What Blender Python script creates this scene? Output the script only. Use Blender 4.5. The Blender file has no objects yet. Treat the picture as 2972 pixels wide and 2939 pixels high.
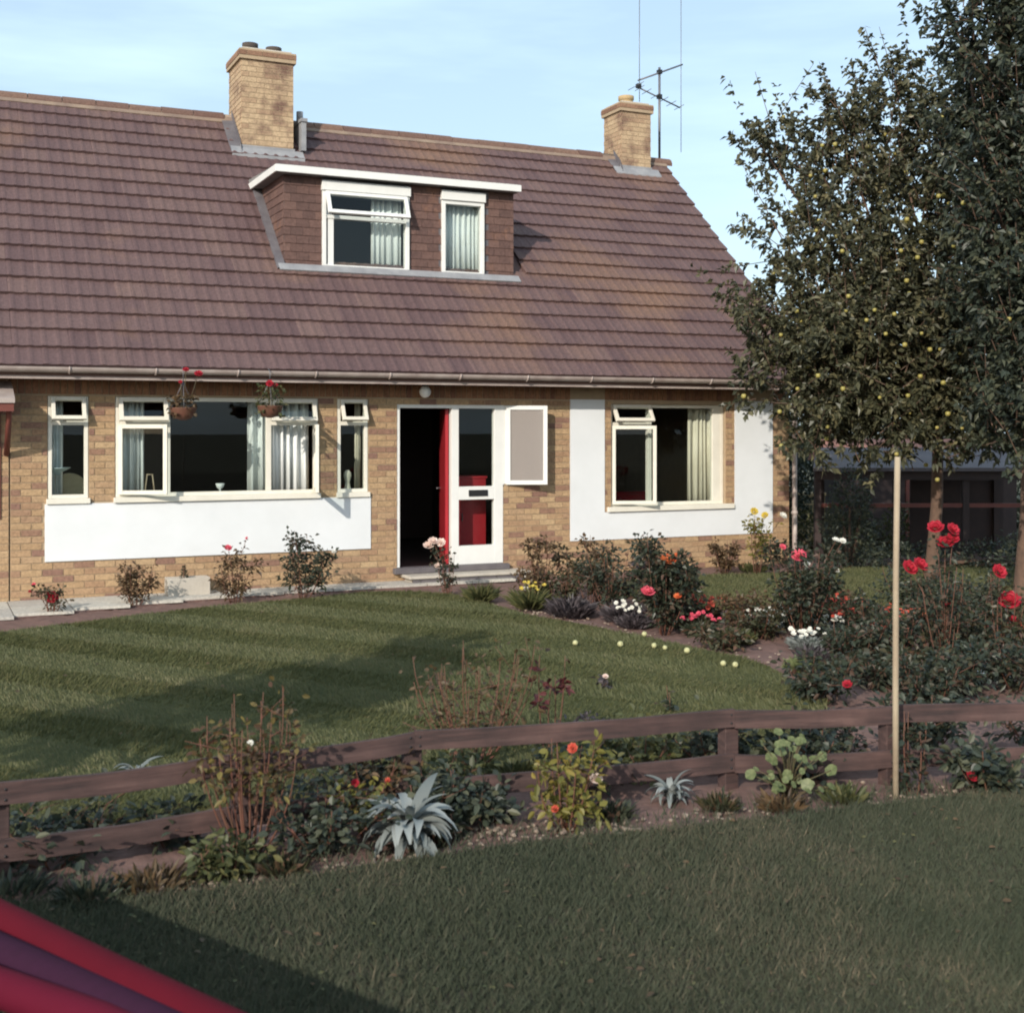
import bpy, math, random
import numpy as np
from mathutils import Vector, Matrix

R = math.radians
sc = bpy.context.scene
col = sc.collection
rng = np.random.default_rng(7)
random.seed(7)

# ------------------------------------------------------------------ camera
CAM = Vector((-1.09, -15.22, 1.95))
YAW = math.atan2(.42, .908)
cd = bpy.data.cameras.new('camera')
cam = bpy.data.objects.new('camera', cd); col.objects.link(cam)
cam.location = CAM
cam.rotation_euler = (R(90), 0, -YAW)
cd.sensor_width = 36; cd.lens = 45.1
cd.shift_y = -.0763
cd.clip_end = 2000; cd.clip_start = .05
cd.dof.use_dof = True; cd.dof.focus_distance = 14.0; cd.dof.aperture_fstop = 4.2
sc.camera = cam

# ------------------------------------------------------------------ sky and sun
SUN = Vector((-.66, -.63, .42)).normalized()
w = bpy.data.worlds.new('World'); sc.world = w; w.use_nodes = True
nt = w.node_tree; nd = nt.nodes; lk = nt.links
bg = nd['Background']
sky = nd.new('ShaderNodeTexSky'); sky.sky_type = 'NISHITA'; sky.sun_disc = False
sky.sun_elevation = math.asin(SUN.z)
sky.sun_rotation = math.atan2(SUN.x, SUN.y)
sky.altitude = 50; sky.air_density = 1.0; sky.dust_density = 2.0; sky.ozone_density = 1.0
tc = nd.new('ShaderNodeTexCoord')
mp = nd.new('ShaderNodeMapping'); mp.inputs['Scale'].default_value = (1.2, 1.2, 7.0)
mp.inputs['Rotation'].default_value = (0.05, -0.06, 0.4)
cn = nd.new('ShaderNodeTexNoise'); cn.inputs['Scale'].default_value = 2.2; cn.inputs['Detail'].default_value = 5
cn.inputs['Roughness'].default_value = .55
cr = nd.new('ShaderNodeValToRGB')
cr.color_ramp.elements[0].position = .38; cr.color_ramp.elements[0].color = (.42, .42, .42, 1)
cr.color_ramp.elements[1].position = .72; cr.color_ramp.elements[1].color = (.86, .86, .86, 1)
mx = nd.new('ShaderNodeMix'); mx.data_type = 'RGBA'
mx.inputs['B'].default_value = (5.3, 7.0, 8.2, 1)
lk.new(tc.outputs['Generated'], mp.inputs['Vector']); lk.new(mp.outputs[0], cn.inputs['Vector'])
lk.new(cn.outputs['Fac'], cr.inputs[0]); lk.new(cr.outputs[0], mx.inputs['Factor'])
lk.new(sky.outputs[0], mx.inputs['A']); lk.new(mx.outputs['Result'], bg.inputs['Color'])
bg.inputs['Strength'].default_value = .128
sd = bpy.data.lights.new('sun', 'SUN'); sd.energy = 3.4; sd.angle = R(.6); sd.color = (1, .92, .80)
so = bpy.data.objects.new('sun', sd); col.objects.link(so)
so.rotation_euler = SUN.to_track_quat('Z', 'Y').to_euler(); so.location = (-30, -30, 25)

sc.render.engine = 'CYCLES'
sc.view_settings.view_transform = 'Standard'; sc.view_settings.look = 'None'
sc.view_settings.gamma = 1; sc.view_settings.exposure = 0.38
sc.view_settings.use_curve_mapping = False
sc.cycles.filter_width = 2.0
sc.cycles.max_bounces = 6; sc.cycles.transparent_max_bounces = 12
sc.cycles.use_denoising = True

# ------------------------------------------------------------------ materials
def newmat(name):
    m = bpy.data.materials.new(name); m.use_nodes = True
    return m, m.node_tree, m.node_tree.nodes['Principled BSDF']

def ramp(t, stops):
    r = t.nodes.new('ShaderNodeValToRGB'); e = r.color_ramp.elements
    while len(e) < len(stops): e.new(.5)
    for k, (p, c) in enumerate(stops):
        e[k].position = p; e[k].color = (*c, 1)
    return r

def noise(t, scale, detail=4, vec=None, rough=.6):
    n = t.nodes.new('ShaderNodeTexNoise'); n.inputs['Scale'].default_value = scale
    n.inputs['Detail'].default_value = detail; n.inputs['Roughness'].default_value = rough
    if vec is None:
        vec = t.nodes.new('ShaderNodeNewGeometry').outputs['Position']
    t.links.new(vec, n.inputs['Vector'])
    return n

def mixc(t, fac, a, b, mode='MIX'):
    m = t.nodes.new('ShaderNodeMix'); m.data_type = 'RGBA'; m.blend_type = mode
    for s, v in (('Factor', fac), ('A', a), ('B', b)):
        i = m.inputs[s]
        if hasattr(v, 'links'): t.links.new(v, i)
        elif isinstance(v, (int, float)): i.default_value = v
        else: i.default_value = (*v, 1)
    return m.outputs['Result']

def bump(t, b, h, strength=.3, dist=.01):
    n = t.nodes.new('ShaderNodeBump'); n.inputs['Strength'].default_value = strength
    n.inputs['Distance'].default_value = dist
    t.links.new(h, n.inputs['Height']); t.links.new(n.outputs[0], b.inputs['Normal'])

def mat(name, c, c2=None, scale=6, rough=.7, bmp=0, bscale=60, metal=0, spec=.4):
    m, t, b = newmat(name)
    b.inputs['Roughness'].default_value = rough; b.inputs['Metallic'].default_value = metal
    b.inputs['Specular IOR Level'].default_value = spec
    if c2 is None: c2 = tuple(x * .82 for x in c)
    n = noise(t, scale, 5)
    r = ramp(t, ((.3, c), (.72, c2))); t.links.new(n.outputs['Fac'], r.inputs[0])
    t.links.new(r.outputs[0], b.inputs['Base Color'])
    if bmp:
        n2 = noise(t, bscale, 3); bump(t, b, n2.outputs['Fac'], bmp)
    return m

def varied(name, stops, src, rough=.85, big=None, bscale=90, bmp=.4, spec=.3):
    """colour picked per piece: src 'object' (Object Info random) or 'attr' (face attribute rnd)"""
    m, t, b = newmat(name)
    b.inputs['Roughness'].default_value = rough; b.inputs['Specular IOR Level'].default_value = spec
    r = ramp(t, stops)
    if src == 'object':
        o = t.nodes.new('ShaderNodeObjectInfo'); t.links.new(o.outputs['Random'], r.inputs[0])
    else:
        a = t.nodes.new('ShaderNodeAttribute'); a.attribute_name = 'rnd'
        t.links.new(a.outputs['Fac'], r.inputs[0])
    c = r.outputs[0]
    if big:
        sc_, col_, lo, hi = big
        n = noise(t, sc_, 5); rr = ramp(t, ((lo, (0, 0, 0)), (hi, (1, 1, 1))))
        t.links.new(n.outputs['Fac'], rr.inputs[0])
        c = mixc(t, rr.outputs[0], c, col_)
    n = noise(t, 35, 4); g = ramp(t, ((.3, (.72, .72, .72)), (.7, (1.15, 1.15, 1.15))))
    t.links.new(n.outputs['Fac'], g.inputs[0])
    c = mixc(t, 1.0, c, g.outputs[0], 'MULTIPLY')
    t.links.new(c, b.inputs['Base Color'])
    n2 = noise(t, bscale, 3); bump(t, b, n2.outputs['Fac'], bmp, .006)
    return m

def leafmat(name, stops, transl=.25, rough=.5):
    m, t, b = newmat(name)
    a = t.nodes.new('ShaderNodeAttribute'); a.attribute_name = 'rnd'
    r = ramp(t, stops); t.links.new(a.outputs['Fac'], r.inputs[0])
    t.links.new(r.outputs[0], b.inputs['Base Color'])
    b.inputs['Roughness'].default_value = rough; b.inputs['Specular IOR Level'].default_value = .35
    tr = t.nodes.new('ShaderNodeBsdfTranslucent'); t.links.new(r.outputs[0], tr.inputs['Color'])
    ms = t.nodes.new('ShaderNodeMixShader'); ms.inputs[0].default_value = transl
    t.links.new(b.outputs[0], ms.inputs[1]); t.links.new(tr.outputs[0], ms.inputs[2])
    t.links.new(ms.outputs[0], t.nodes['Material Output'].inputs['Surface'])
    return m

def glassmat(name, tint=(.9, .93, .92), rough=0.0):
    m, t, b = newmat(name)
    t.nodes.remove(b)
    tr = t.nodes.new('ShaderNodeBsdfTransparent'); tr.inputs[0].default_value = (*tint, 1)
    gl = t.nodes.new('ShaderNodeBsdfGlossy'); gl.inputs['Roughness'].default_value = rough
    lw = t.nodes.new('ShaderNodeLayerWeight'); lw.inputs[0].default_value = .5
    fr = t.nodes.new('ShaderNodeMapRange'); fr.inputs['To Min'].default_value = .025; fr.inputs['To Max'].default_value = .55
    pw = t.nodes.new('ShaderNodeMath'); pw.operation = 'POWER'; pw.inputs[1].default_value = 4
    t.links.new(lw.outputs['Facing'], pw.inputs[0]); t.links.new(pw.outputs[0], fr.inputs['Value'])
    ms = t.nodes.new('ShaderNodeMixShader')
    t.links.new(fr.outputs[0], ms.inputs[0]); t.links.new(tr.outputs[0], ms.inputs[1]); t.links.new(gl.outputs[0], ms.inputs[2])
    t.links.new(ms.outputs[0], t.nodes['Material Output'].inputs['Surface'])
    return m

BRK = ((0, (.36, .235, .135)), (.25, (.42, .285, .165)), (.48, (.32, .195, .12)), (.66, (.45, .315, .185)), (.84, (.28, .165, .11)), (1, (.23, .13, .10)))
M = {}
M['brick'] = varied('brick', BRK, 'object')
M['brick_mass'] = varied('brick_mass', BRK, 'attr')
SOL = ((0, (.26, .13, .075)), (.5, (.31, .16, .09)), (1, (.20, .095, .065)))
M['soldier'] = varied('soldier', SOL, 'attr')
CBR = ((0, (.42, .30, .19)), (.5, (.49, .36, .23)), (1, (.36, .24, .155)))
M['chimney_brick'] = varied('chimney_brick', CBR, 'object', .9, (2.6, (.17, .10, .075), .47, .66))
M['cap_brick'] = varied('cap_brick', ((0, (.20, .11, .075)), (1, (.29, .17, .11))), 'object', .9)
M['mortar'] = mat('mortar', (.40, .30, .20), (.33, .25, .17), 8, .95, .3)
M['render'] = mat('render', (.70, .72, .745), (.63, .65, .67), 1.6, .85, .3, 120)
M['white'] = mat('white_paint', (.74, .71, .63), (.66, .63, .55), 5, .45, .05, 40)
M['white2'] = mat('white_gloss', (.74, .74, .72), (.68, .68, .66), 5, .4, .05, 40)
TIL = ((0, (.116, .070, .069)), (.4, (.130, .080, .077)), (.75, (.102, .061, .062)), (1, (.145, .090, .082)))
M['tile'] = varied('roof_tile', TIL, 'object', .8, (.55, (.19, .110, .076), .50, .74), 70, .5)
M['tile_mass'] = varied('roof_tile_mass', TIL, 'attr', .8, (.55, (.19, .110, .076), .50, .74), 70, .5)
M['hang'] = varied('hanging_tile', ((0, (.105, .062, .055)), (.5, (.128, .074, .064)), (1, (.15, .088, .074))), 'object', .85, (2.5, (.25, .125, .075), .58, .8), 80, .4)
M['ridge'] = varied('ridge_tile', ((0, (.13, .075, .062)), (1, (.19, .115, .085))), 'object', .85)
M['lead'] = mat('lead', (.20, .20, .215), (.30, .30, .31), 6, .6, .2, 20)
M['leadd'] = mat('lead_dark', (.10, .09, .10), (.15, .14, .15), 6, .6, .2, 20)
M['felt'] = mat('roof_felt', (.17, .165, .165), (.24, .23, .22), 5, .9, .4, 60)
M['gutter'] = mat('gutter', (.42, .36, .33), (.26, .20, .185), 3.5, .55, .1, 30)
M['fascia'] = mat('fascia', (.22, .125, .10), (.17, .09, .075), 4, .6, .1, 30)
M['soffit'] = mat('soffit', (.12, .07, .055), (.10, .055, .045), 4, .8)
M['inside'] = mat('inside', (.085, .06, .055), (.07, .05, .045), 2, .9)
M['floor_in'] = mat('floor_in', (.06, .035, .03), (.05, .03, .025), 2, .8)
M['curtain'] = mat('curtain', (.74, .76, .76), (.66, .68, .68), 3, .9)
M['curtainc'] = mat('curtain_cream', (.72, .66, .55), (.62, .56, .45), 3, .9)
M['red'] = mat('red_paint', (.34, .02, .028), (.29, .015, .022), 3, .4)
M['black'] = mat('black', (.02, .02, .022), None, 5, .5)
M['slate'] = mat('threshold', (.10, .09, .10), (.14, .125, .13), 8, .7, .2)
M['concrete'] = mat('concrete', (.50, .46, .40), (.40, .36, .31), 5, .9, .4, 50)
M['paving'] = varied('paving', ((0, (.44, .41, .37)), (1, (.55, .52, .46))), 'object', .92)
M['clay'] = mat('chimney_pot_clay', (.45, .33, .18), (.36, .25, .13), 6, .8)
M['soot'] = mat('soot', (.05, .042, .04), (.08, .06, .05), 6, .9)
M['alu'] = mat('aerial_metal', (.20, .20, .22), (.14, .13, .14), 9, .5, metal=.5)
M['soil'] = mat('soil', (.125, .072, .062), (.185, .108, .09), 9, .95, .9, 22)
M['stonepale'] = mat('pale_stone', (.34, .27, .21), (.22, .16, .13), 20, .9)
M['ground'] = mat('ground', (.06, .062, .03), (.085, .07, .04), 1.2, .95, .6, 12)
m, t, b = newmat('fence_wood')
tco = t.nodes.new('ShaderNodeTexCoord'); mpn = t.nodes.new('ShaderNodeMapping'); mpn.inputs['Scale'].default_value = (2.2, 26, 34)
t.links.new(tco.outputs['Object'], mpn.inputs['Vector'])
n1 = noise(t, 1.0, 6, mpn.outputs[0], .65); r1 = ramp(t, ((.28, (.030, .020, .020)), (.5, (.074, .042, .038)), (.72, (.115, .070, .062))))
t.links.new(n1.outputs['Fac'], r1.inputs[0]); n2 = noise(t, 3.5, 5); r2 = ramp(t, ((.35, (.55, .55, .58)), (.65, (1.1, 1.05, 1.05))))
t.links.new(n2.outputs['Fac'], r2.inputs[0]); t.links.new(mixc(t, 1.0, r1.outputs[0], r2.outputs[0], 'MULTIPLY'), b.inputs['Base Color'])
b.inputs['Roughness'].default_value = .85; bump(t, b, n1.outputs['Fac'], .6, .006)
M['wood'] = m
M['pole'] = mat('pole', (.38, .31, .22), (.26, .19, .13), 3.5, .7, .3, 40)
M['bark'] = mat('bark', (.14, .085, .06), (.085, .055, .042), 14, .95, .8, 30)
M['stem'] = mat('stem_red', (.15, .055, .04), (.11, .06, .035), 20, .7)
M['stemg'] = mat('stem_green', (.07, .075, .03), (.10, .06, .04), 20, .7)
M['glass'] = glassmat('glass')
m, t, b = newmat('frosted_glass')
b.inputs['Base Color'].default_value = (.38, .335, .31, 1); b.inputs['Roughness'].default_value = .3
bump(t, b, noise(t, 40, 4).outputs['Fac'], .5, .01)
tl = t.nodes.new('ShaderNodeBsdfTransparent'); tl.inputs[0].default_value = (.85, .85, .85, 1)
ms = t.nodes.new('ShaderNodeMixShader'); ms.inputs[0].default_value = .40
t.links.new(b.outputs[0], ms.inputs[1]); t.links.new(tl.outputs[0], ms.inputs[2])
t.links.new(ms.outputs[0], t.nodes['Material Output'].inputs['Surface'])
M['frosted'] = m
GR = ((0, (.075, .086, .036)), (.45, (.105, .112, .048)), (.8, (.135, .132, .060)), (1, (.17, .15, .08)))
M['grass'] = leafmat('grass_blades', GR, .3, .6)
M['verge'] = leafmat('verge_blades', ((0, (.046, .058, .036)), (.45, (.070, .080, .050)), (.75, (.100, .098, .064)), (.92, (.14, .115, .080)), (1, (.22, .18, .12))), .25, .7)
def groundgrass(name, a, b_, c):
    m, t, b = newmat(name)
    n = noise(t, 1.3, 6); r = ramp(t, ((.3, a), (.55, b_), (.75, c)))
    t.links.new(n.outputs['Fac'], r.inputs[0]); n2 = noise(t, 160, 3)
    g = ramp(t, ((.3, (.6, .6, .6)), (.7, (1.2, 1.2, 1.2)))); t.links.new(n2.outputs['Fac'], g.inputs[0])
    t.links.new(mixc(t, 1.0, r.outputs[0], g.outputs[0], 'MULTIPLY'), b.inputs['Base Color'])
    b.inputs['Roughness'].default_value = .95; b.inputs['Specular IOR Level'].default_value = .1
    bump(t, b, n2.outputs['Fac'], .8, .02)
    return m
M['lawn'] = groundgrass('lawn', (.085, .090, .040), (.105, .108, .048), (.122, .112, .056))
M['vground'] = groundgrass('verge_ground', (.062, .064, .040), (.086, .076, .052), (.13, .088, .07))
M['appleleaf'] = leafmat('apple_leaves', ((0, (.042, .046, .030)), (.5, (.068, .070, .040)), (.85, (.105, .10, .056)), (1, (.17, .15, .08))), .22, .42)
M['darkleaf'] = leafmat('dark_leaves', ((0, (.026, .034, .028)), (.6, (.046, .058, .040)), (1, (.09, .092, .055))), .2, .45)
M['roseleaf'] = leafmat('rose_leaves', ((0, (.030, .036, .020)), (.5, (.052, .052, .026)), (.8, (.08, .06, .034)), (1, (.12, .06, .04))), .2, .45)
M['roseleafd'] = leafmat('rose_leaves_dark', ((0, (.024, .032, .022)), (.55, (.038, .048, .030)), (.85, (.06, .055, .036)), (1, (.10, .055, .04))), .2, .42)
M['brownleaf'] = leafmat('bronze_leaves', ((0, (.06, .038, .024)), (.5, (.09, .062, .032)), (1, (.14, .085, .045))), .25, .5)
M['bronzetip'] = leafmat('bronze_tip_leaves', ((0, (.075, .035, .022)), (.55, (.10, .07, .03)), (1, (.20, .16, .05))), .3, .5)
M['maroon'] = leafmat('maroon_leaves', ((0, (.06, .015, .018)), (1, (.11, .03, .03))), .25, .45)
M['yellowleaf'] = leafmat('yellow_leaves', ((0, (.10, .10, .025)), (.5, (.17, .16, .04)), (1, (.26, .20, .05))), .3, .5)
M['midleaf'] = leafmat('mid_leaves', ((0, (.05, .06, .026)), (.6, (.085, .092, .036)), (1, (.13, .12, .05))), .25, .5)
M['silver'] = leafmat('silver_leaves', ((0, (.13, .145, .14)), (.6, (.19, .21, .205)), (1, (.27, .29, .285))), .15, .7)
M['limeleaf'] = leafmat('lime_leaves', ((0, (.10, .125, .05)), (1, (.17, .19, .085))), .25, .5)
M['purpleleaf'] = leafmat('purple_leaves', ((0, (.035, .03, .034)), (.6, (.06, .05, .055)), (1, (.12, .10, .11))), .2, .5)
M['hedge'] = leafmat('hedge_leaves', ((0, (.026, .034, .020)), (.6, (.045, .052, .030)), (1, (.075, .075, .042))), .15, .6)
def flowermat(name, c, c2): return leafmat(name, ((0, c), (1, c2)), .3, .55)
M['f_red'] = flowermat('petal_red', (.36, .018, .035), (.52, .035, .06))
M['f_pink'] = flowermat('petal_pink', (.62, .06, .12), (.78, .15, .21))
M['f_pale'] = flowermat('petal_pale_pink', (.80, .62, .55), (.85, .74, .68))
M['f_orange'] = flowermat('petal_orange', (.70, .12, .05), (.85, .30, .12))
M['f_white'] = flowermat('petal_white', (.78, .76, .68), (.85, .84, .80))
M['f_yellow'] = flowermat('petal_yellow', (.60, .46, .06), (.75, .60, .14))
M['f_coral'] = flowermat('petal_coral', (.50, .07, .05), (.68, .16, .10))
M['apple'] = mat('apple_skin', (.27, .26, .075), (.34, .26, .08), 30, .4)
M['windfall'] = mat('windfall_skin', (.46, .44, .24), (.36, .35, .17), 30, .5)

# ------------------------------------------------------------------ object helpers
def tag(o, label=None, cat=None, group=None, kind=None):
    if label: o['label'] = label
    if cat: o['category'] = cat
    if group: o['group'] = group
    if kind: o['kind'] = kind
    return o

def thing(name, label, cat, loc=(0, 0, 0), group=None, rz=0):
    o = bpy.data.objects.new(name, None); col.objects.link(o)
    o.empty_display_size = .1; o.location = loc; o.rotation_euler = (0, 0, rz)
    return tag(o, label, cat, group)

def link(name, me, parent=None, loc=(0, 0, 0), rot=(0, 0, 0), scale=(1, 1, 1)):
    o = bpy.data.objects.new(name, me); col.objects.link(o)
    o.location = loc; o.rotation_euler = rot; o.scale = scale
    if parent: o.parent = parent
    return o

class MB:
    def __init__(s): s.v = []; s.f = []; s.smooth = []
    def add(s, verts, faces, smooth=False):
        o = len(s.v); s.v += [tuple(p) for p in verts]
        s.f += [tuple(i + o for i in f) for f in faces]; s.smooth += [smooth] * len(faces)
        return s
    def box(s, x0, x1, y0, y1, z0, z1, bev=0):
        P = [(x0, y0, z0), (x1, y0, z0), (x1, y1, z0), (x0, y1, z0), (x0, y0, z1), (x1, y0, z1), (x1, y1, z1), (x0, y1, z1)]
        return s.add(P, [(0, 3, 2, 1), (4, 5, 6, 7), (0, 1, 5, 4), (1, 2, 6, 5), (2, 3, 7, 6), (3, 0, 4, 7)])
    def tube(s, pts, rad, n=6, cap=True):
        pts = [Vector(p) for p in pts]
        if not isinstance(rad, (list, tuple)): rad = [rad] * len(pts)
        rings = []; prev = None
        for i, p in enumerate(pts):
            d = (pts[min(i + 1, len(pts) - 1)] - pts[max(i - 1, 0)]).normalized()
            a = d.orthogonal().normalized() if prev is None else (prev - d * prev.dot(d)).normalized()
            prev = a; b_ = d.cross(a)
            rings.append([p + (a * math.cos(k * 2 * math.pi / n) + b_ * math.sin(k * 2 * math.pi / n)) * rad[i] for k in range(n)])
        V = [q for r_ in rings for q in r_]; Fc = []
        for i in range(len(pts) - 1):
            for k in range(n):
                k2 = (k + 1) % n
                Fc.append((i * n + k, i * n + k2, (i + 1) * n + k2, (i + 1) * n + k))
        if cap:
            Fc.append(tuple(range(n - 1, -1, -1))); Fc.append(tuple((len(pts) - 1) * n + k for k in range(n)))
        return s.add(V, Fc, True)
    def lathe(s, prof, c=(0, 0, 0), n=14, sx=1, sy=1):
        V = []; Fc = []
        for r_, z in prof:
            for k in range(n):
                a = 2 * math.pi * k / n
                V.append((c[0] + r_ * math.cos(a) * sx, c[1] + r_ * math.sin(a) * sy, c[2] + z))
        for i in range(len(prof) - 1):
            for k in range(n):
                k2 = (k + 1) % n
                Fc.append((i * n + k, i * n + k2, (i + 1) * n + k2, (i + 1) * n + k))
        Fc.append(tuple(range(n - 1, -1, -1))); Fc.append(tuple((len(prof) - 1) * n + k for k in range(n)))
        return s.add(V, Fc, True)
    def mesh(s, name, m):
        me = bpy.data.meshes.new(name); me.from_pydata(s.v, [], s.f)
        me.materials.append(m); me.polygons.foreach_set('use_smooth', s.smooth); me.update()
        return me
    def build(s, name, m, parent=None, loc=(0, 0, 0), rot=(0, 0, 0), bevel=0):
        o = link(name, s.mesh(name, m), parent, loc, rot)
        if bevel:
            b_ = o.modifiers.new('bevel', 'BEVEL'); b_.width = bevel; b_.segments = 1; b_.limit_method = 'ANGLE'
        return o

def npmesh(name, V, F, m, rnd=None, smooth=False):
    """big mesh from arrays: V (n,3), F (k,c)"""
    me = bpy.data.meshes.new(name)
    V = np.ascontiguousarray(V, dtype=np.float32); F = np.ascontiguousarray(F, dtype=np.int32)
    k, c = F.shape
    me.vertices.add(len(V)); me.vertices.foreach_set('co', V.ravel())
    me.loops.add(k * c); me.loops.foreach_set('vertex_index', F.ravel())
    me.polygons.add(k); me.polygons.foreach_set('loop_start', np.arange(0, k * c, c, dtype=np.int32))
    me.polygons.foreach_set('use_smooth', np.full(k, bool(smooth)))
    me.update(calc_edges=True)
    if rnd is not None:
        a = me.attributes.new('rnd', 'FLOAT', 'FACE'); a.data.foreach_set('value', np.asarray(rnd, dtype=np.float32))
    me.materials.append(m)
    return me

def nrm(a): return a / np.maximum(np.linalg.norm(a, axis=-1, keepdims=True), 1e-9)

def leaves(P, D, L, W, fine=False, up=.7, droop=.15, tilt=1.0):
    """leaf blades folded along the midrib: P base points, D directions -> verts, faces, rnd"""
    n = len(P); D = nrm(D)
    N = nrm(np.array([0, 0, up]) + rng.normal(size=(n, 3)) * .5 * tilt)
    S = nrm(np.cross(D, N)); N = nrm(np.cross(S, D))
    L = np.broadcast_to(np.asarray(L, float), (n,))[:, None] * rng.uniform(.7, 1.2, (n, 1))
    W = np.broadcast_to(np.asarray(W, float), (n,))[:, None] * rng.uniform(.8, 1.15, (n, 1))
    dr = np.array([0, 0, -1.0]) * L * droop
    r = rng.uniform(0, 1, n); L = L * rng.uniform(.75, 1.2, (n, 1))
    if not fine:
        V = np.stack([P, P + D * L * .45 + S * W / 2 + N * W * .18, P + D * L + dr, P + D * L * .45 - S * W / 2 + N * W * .18], 1)
        F = np.array([[0, 1, 2], [0, 2, 3]])
    else:
        c1 = P + D * L * .33 + dr * .15; c2 = P + D * L * .7 + dr * .5
        V = np.stack([P, c1 + S * W * .45 + N * W * .14, c2 + S * W * .36 + N * W * .12, P + D * L + dr,
                      c2 - S * W * .36 + N * W * .12, c1 - S * W * .45 + N * W * .14, c1, c2], 1)
        F = np.array([[0, 1, 6], [0, 6, 5], [1, 2, 7], [1, 7, 6], [6, 7, 4], [6, 4, 5], [2, 3, 7], [7, 3, 4]])
    k = V.shape[1]
    FF = (np.arange(n)[:, None, None] * k + F[None]).reshape(-1, 3)
    return V.reshape(-1, 3), FF, np.repeat(r, len(F))

def leafobj(name, P, D, L, W, m, parent, **kw):
    V, F, r = leaves(np.asarray(P, float), np.asarray(D, float), L, W, **kw)
    return link(name, npmesh(name, V, F, m, r), parent)

def solid_grid(xs, zs, y0, y1, filled, mb=None):
    """wall slab with openings: only outer faces"""
    mb = mb or MB(); nx, nz = len(xs) - 1, len(zs) - 1
    ok = lambda i, j: 0 <= i < nx and 0 <= j < nz and filled((xs[i] + xs[i + 1]) / 2, (zs[j] + zs[j + 1]) / 2)
    for i in range(nx):
        for j in range(nz):
            if not ok(i, j): continue
            a, b_, c, d = xs[i], xs[i + 1], zs[j], zs[j + 1]
            mb.add([(a, y0, c), (b_, y0, c), (b_, y0, d), (a, y0, d)], [(0, 1, 2, 3)])
            mb.add([(a, y1, c), (b_, y1, c), (b_, y1, d), (a, y1, d)], [(3, 2, 1, 0)])
            if not ok(i - 1, j): mb.add([(a, y0, c), (a, y1, c), (a, y1, d), (a, y0, d)], [(3, 2, 1, 0)])
            if not ok(i + 1, j): mb.add([(b_, y0, c), (b_, y1, c), (b_, y1, d), (b_, y0, d)], [(0, 1, 2, 3)])
            if not ok(i, j - 1): mb.add([(a, y0, c), (b_, y0, c), (b_, y1, c), (a, y1, c)], [(3, 2, 1, 0)])
            if not ok(i, j + 1): mb.add([(a, y0, d), (b_, y0, d), (b_, y1, d), (a, y1, d)], [(0, 1, 2, 3)])
    return mb

def camdist(p): return (Vector(p) - CAM).length

def inpoly(P, poly):
    x, y = P[:, 0], P[:, 1]; r = np.zeros(len(P), bool); n = len(poly); j = n - 1
    for i in range(n):
        xi, yi = poly[i]; xj, yj = poly[j]
        c = ((yi > y) != (yj > y)) & (x < (xj - xi) * (y - yi) / ((yj - yi) or 1e-9) + xi)
        r ^= c; j = i
    return r

# ------------------------------------------------------------------ the setting: ground, lawns, beds, path
g = MB(); S_ = 400
g.add([(-S_, -S_, -.06), (S_, -S_, -.06), (S_, S_, -.06), (-S_, S_, -.06)], [(0, 1, 2, 3)])
tag(g.build('ground', M['ground']), kind='structure')

def fnoise(x, y, s, seed=0):
    r_ = np.random.default_rng(seed); out = 0
    for k in range(5):
        a = r_.uniform(0, 6.28); f = s * r_.uniform(.6, 1.7); p = r_.uniform(0, 6.28)
        out = out + np.sin((x * math.cos(a) + y * math.sin(a)) * f + p)
    return out / 5

def sheet(name, x0, x1, y0, y1, st, zf, m):
    xs = np.arange(x0, x1 + 1e-6, st); ys = np.arange(y0, y1 + 1e-6, st)
    X, Y = np.meshgrid(xs, ys); Z = zf(X, Y); n, k = X.shape
    i = np.arange(n * k).reshape(n, k)
    F = np.stack([i[:-1, :-1], i[:-1, 1:], i[1:, 1:], i[1:, :-1]], -1).reshape(-1, 4)
    return link(name, npmesh(name, np.stack([X, Y, Z], -1).reshape(-1, 3), F, m, smooth=True))
soilz = lambda x, y: -.004 + .011 * fnoise(x, y, 9, 1) + .009 * fnoise(x, y, 30, 2) + rng.normal(size=x.shape) * .0045
tag(sheet('flower_bed', -7, 14, -10.6, 0.0, .045, soilz, M['soil']), kind='structure')

def flat(name, poly, z, m, th=.05):
    mb = MB(); n = len(poly)
    mb.add([(x, y, z) for x, y in poly] + [(x, y, z - th) for x, y in poly],
           [tuple(range(n))] + [(i, i + n, (i + 1) % n + n, (i + 1) % n) for i in range(n)])
    return tag(mb.build(name, m), kind='structure')
def wob(poly, st=.25, amp=.035):
    out = []
    for i, a in enumerate(poly):
        b_ = poly[(i + 1) % len(poly)]; k = max(1, int(math.dist(a, b_) / st))
        for q in range(k):
            f = q / k; out.append((a[0] + (b_[0] - a[0]) * f + random.uniform(-amp, amp), a[1] + (b_[1] - a[1]) * f + random.uniform(-amp, amp)))
    return out
LAWN = [(-7, -8.75), (-.8, -8.72), (.8, -8.6), (2.2, -8.72), (3.4, -8.85), (4.15, -8.7), (4.75, -7.9), (5.05, -7.0), (5.2, -6.3), (5.03, -5.3), (4.86, -4.36),
        (4.63, -3.3), (4.6, -2.3), (4.55, -1.45), (4.2, -.95), (3.6, -.80), (3.0, -1.05), (1.8, -1.27), (.63, -1.75), (-.39, -2.2), (-2, -2.75), (-7, -4.4)]
RLAWN = [(7.05, -3.95), (6.5, -3.2), (6.2, -2.2), (6.7, -1.3), (7.6, -.85), (9.5, -1.25), (12.5, -1.1), (14, -1.5), (14, -6.2), (11, -7.0), (8.6, -6.35), (7.9, -5.2)]
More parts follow.
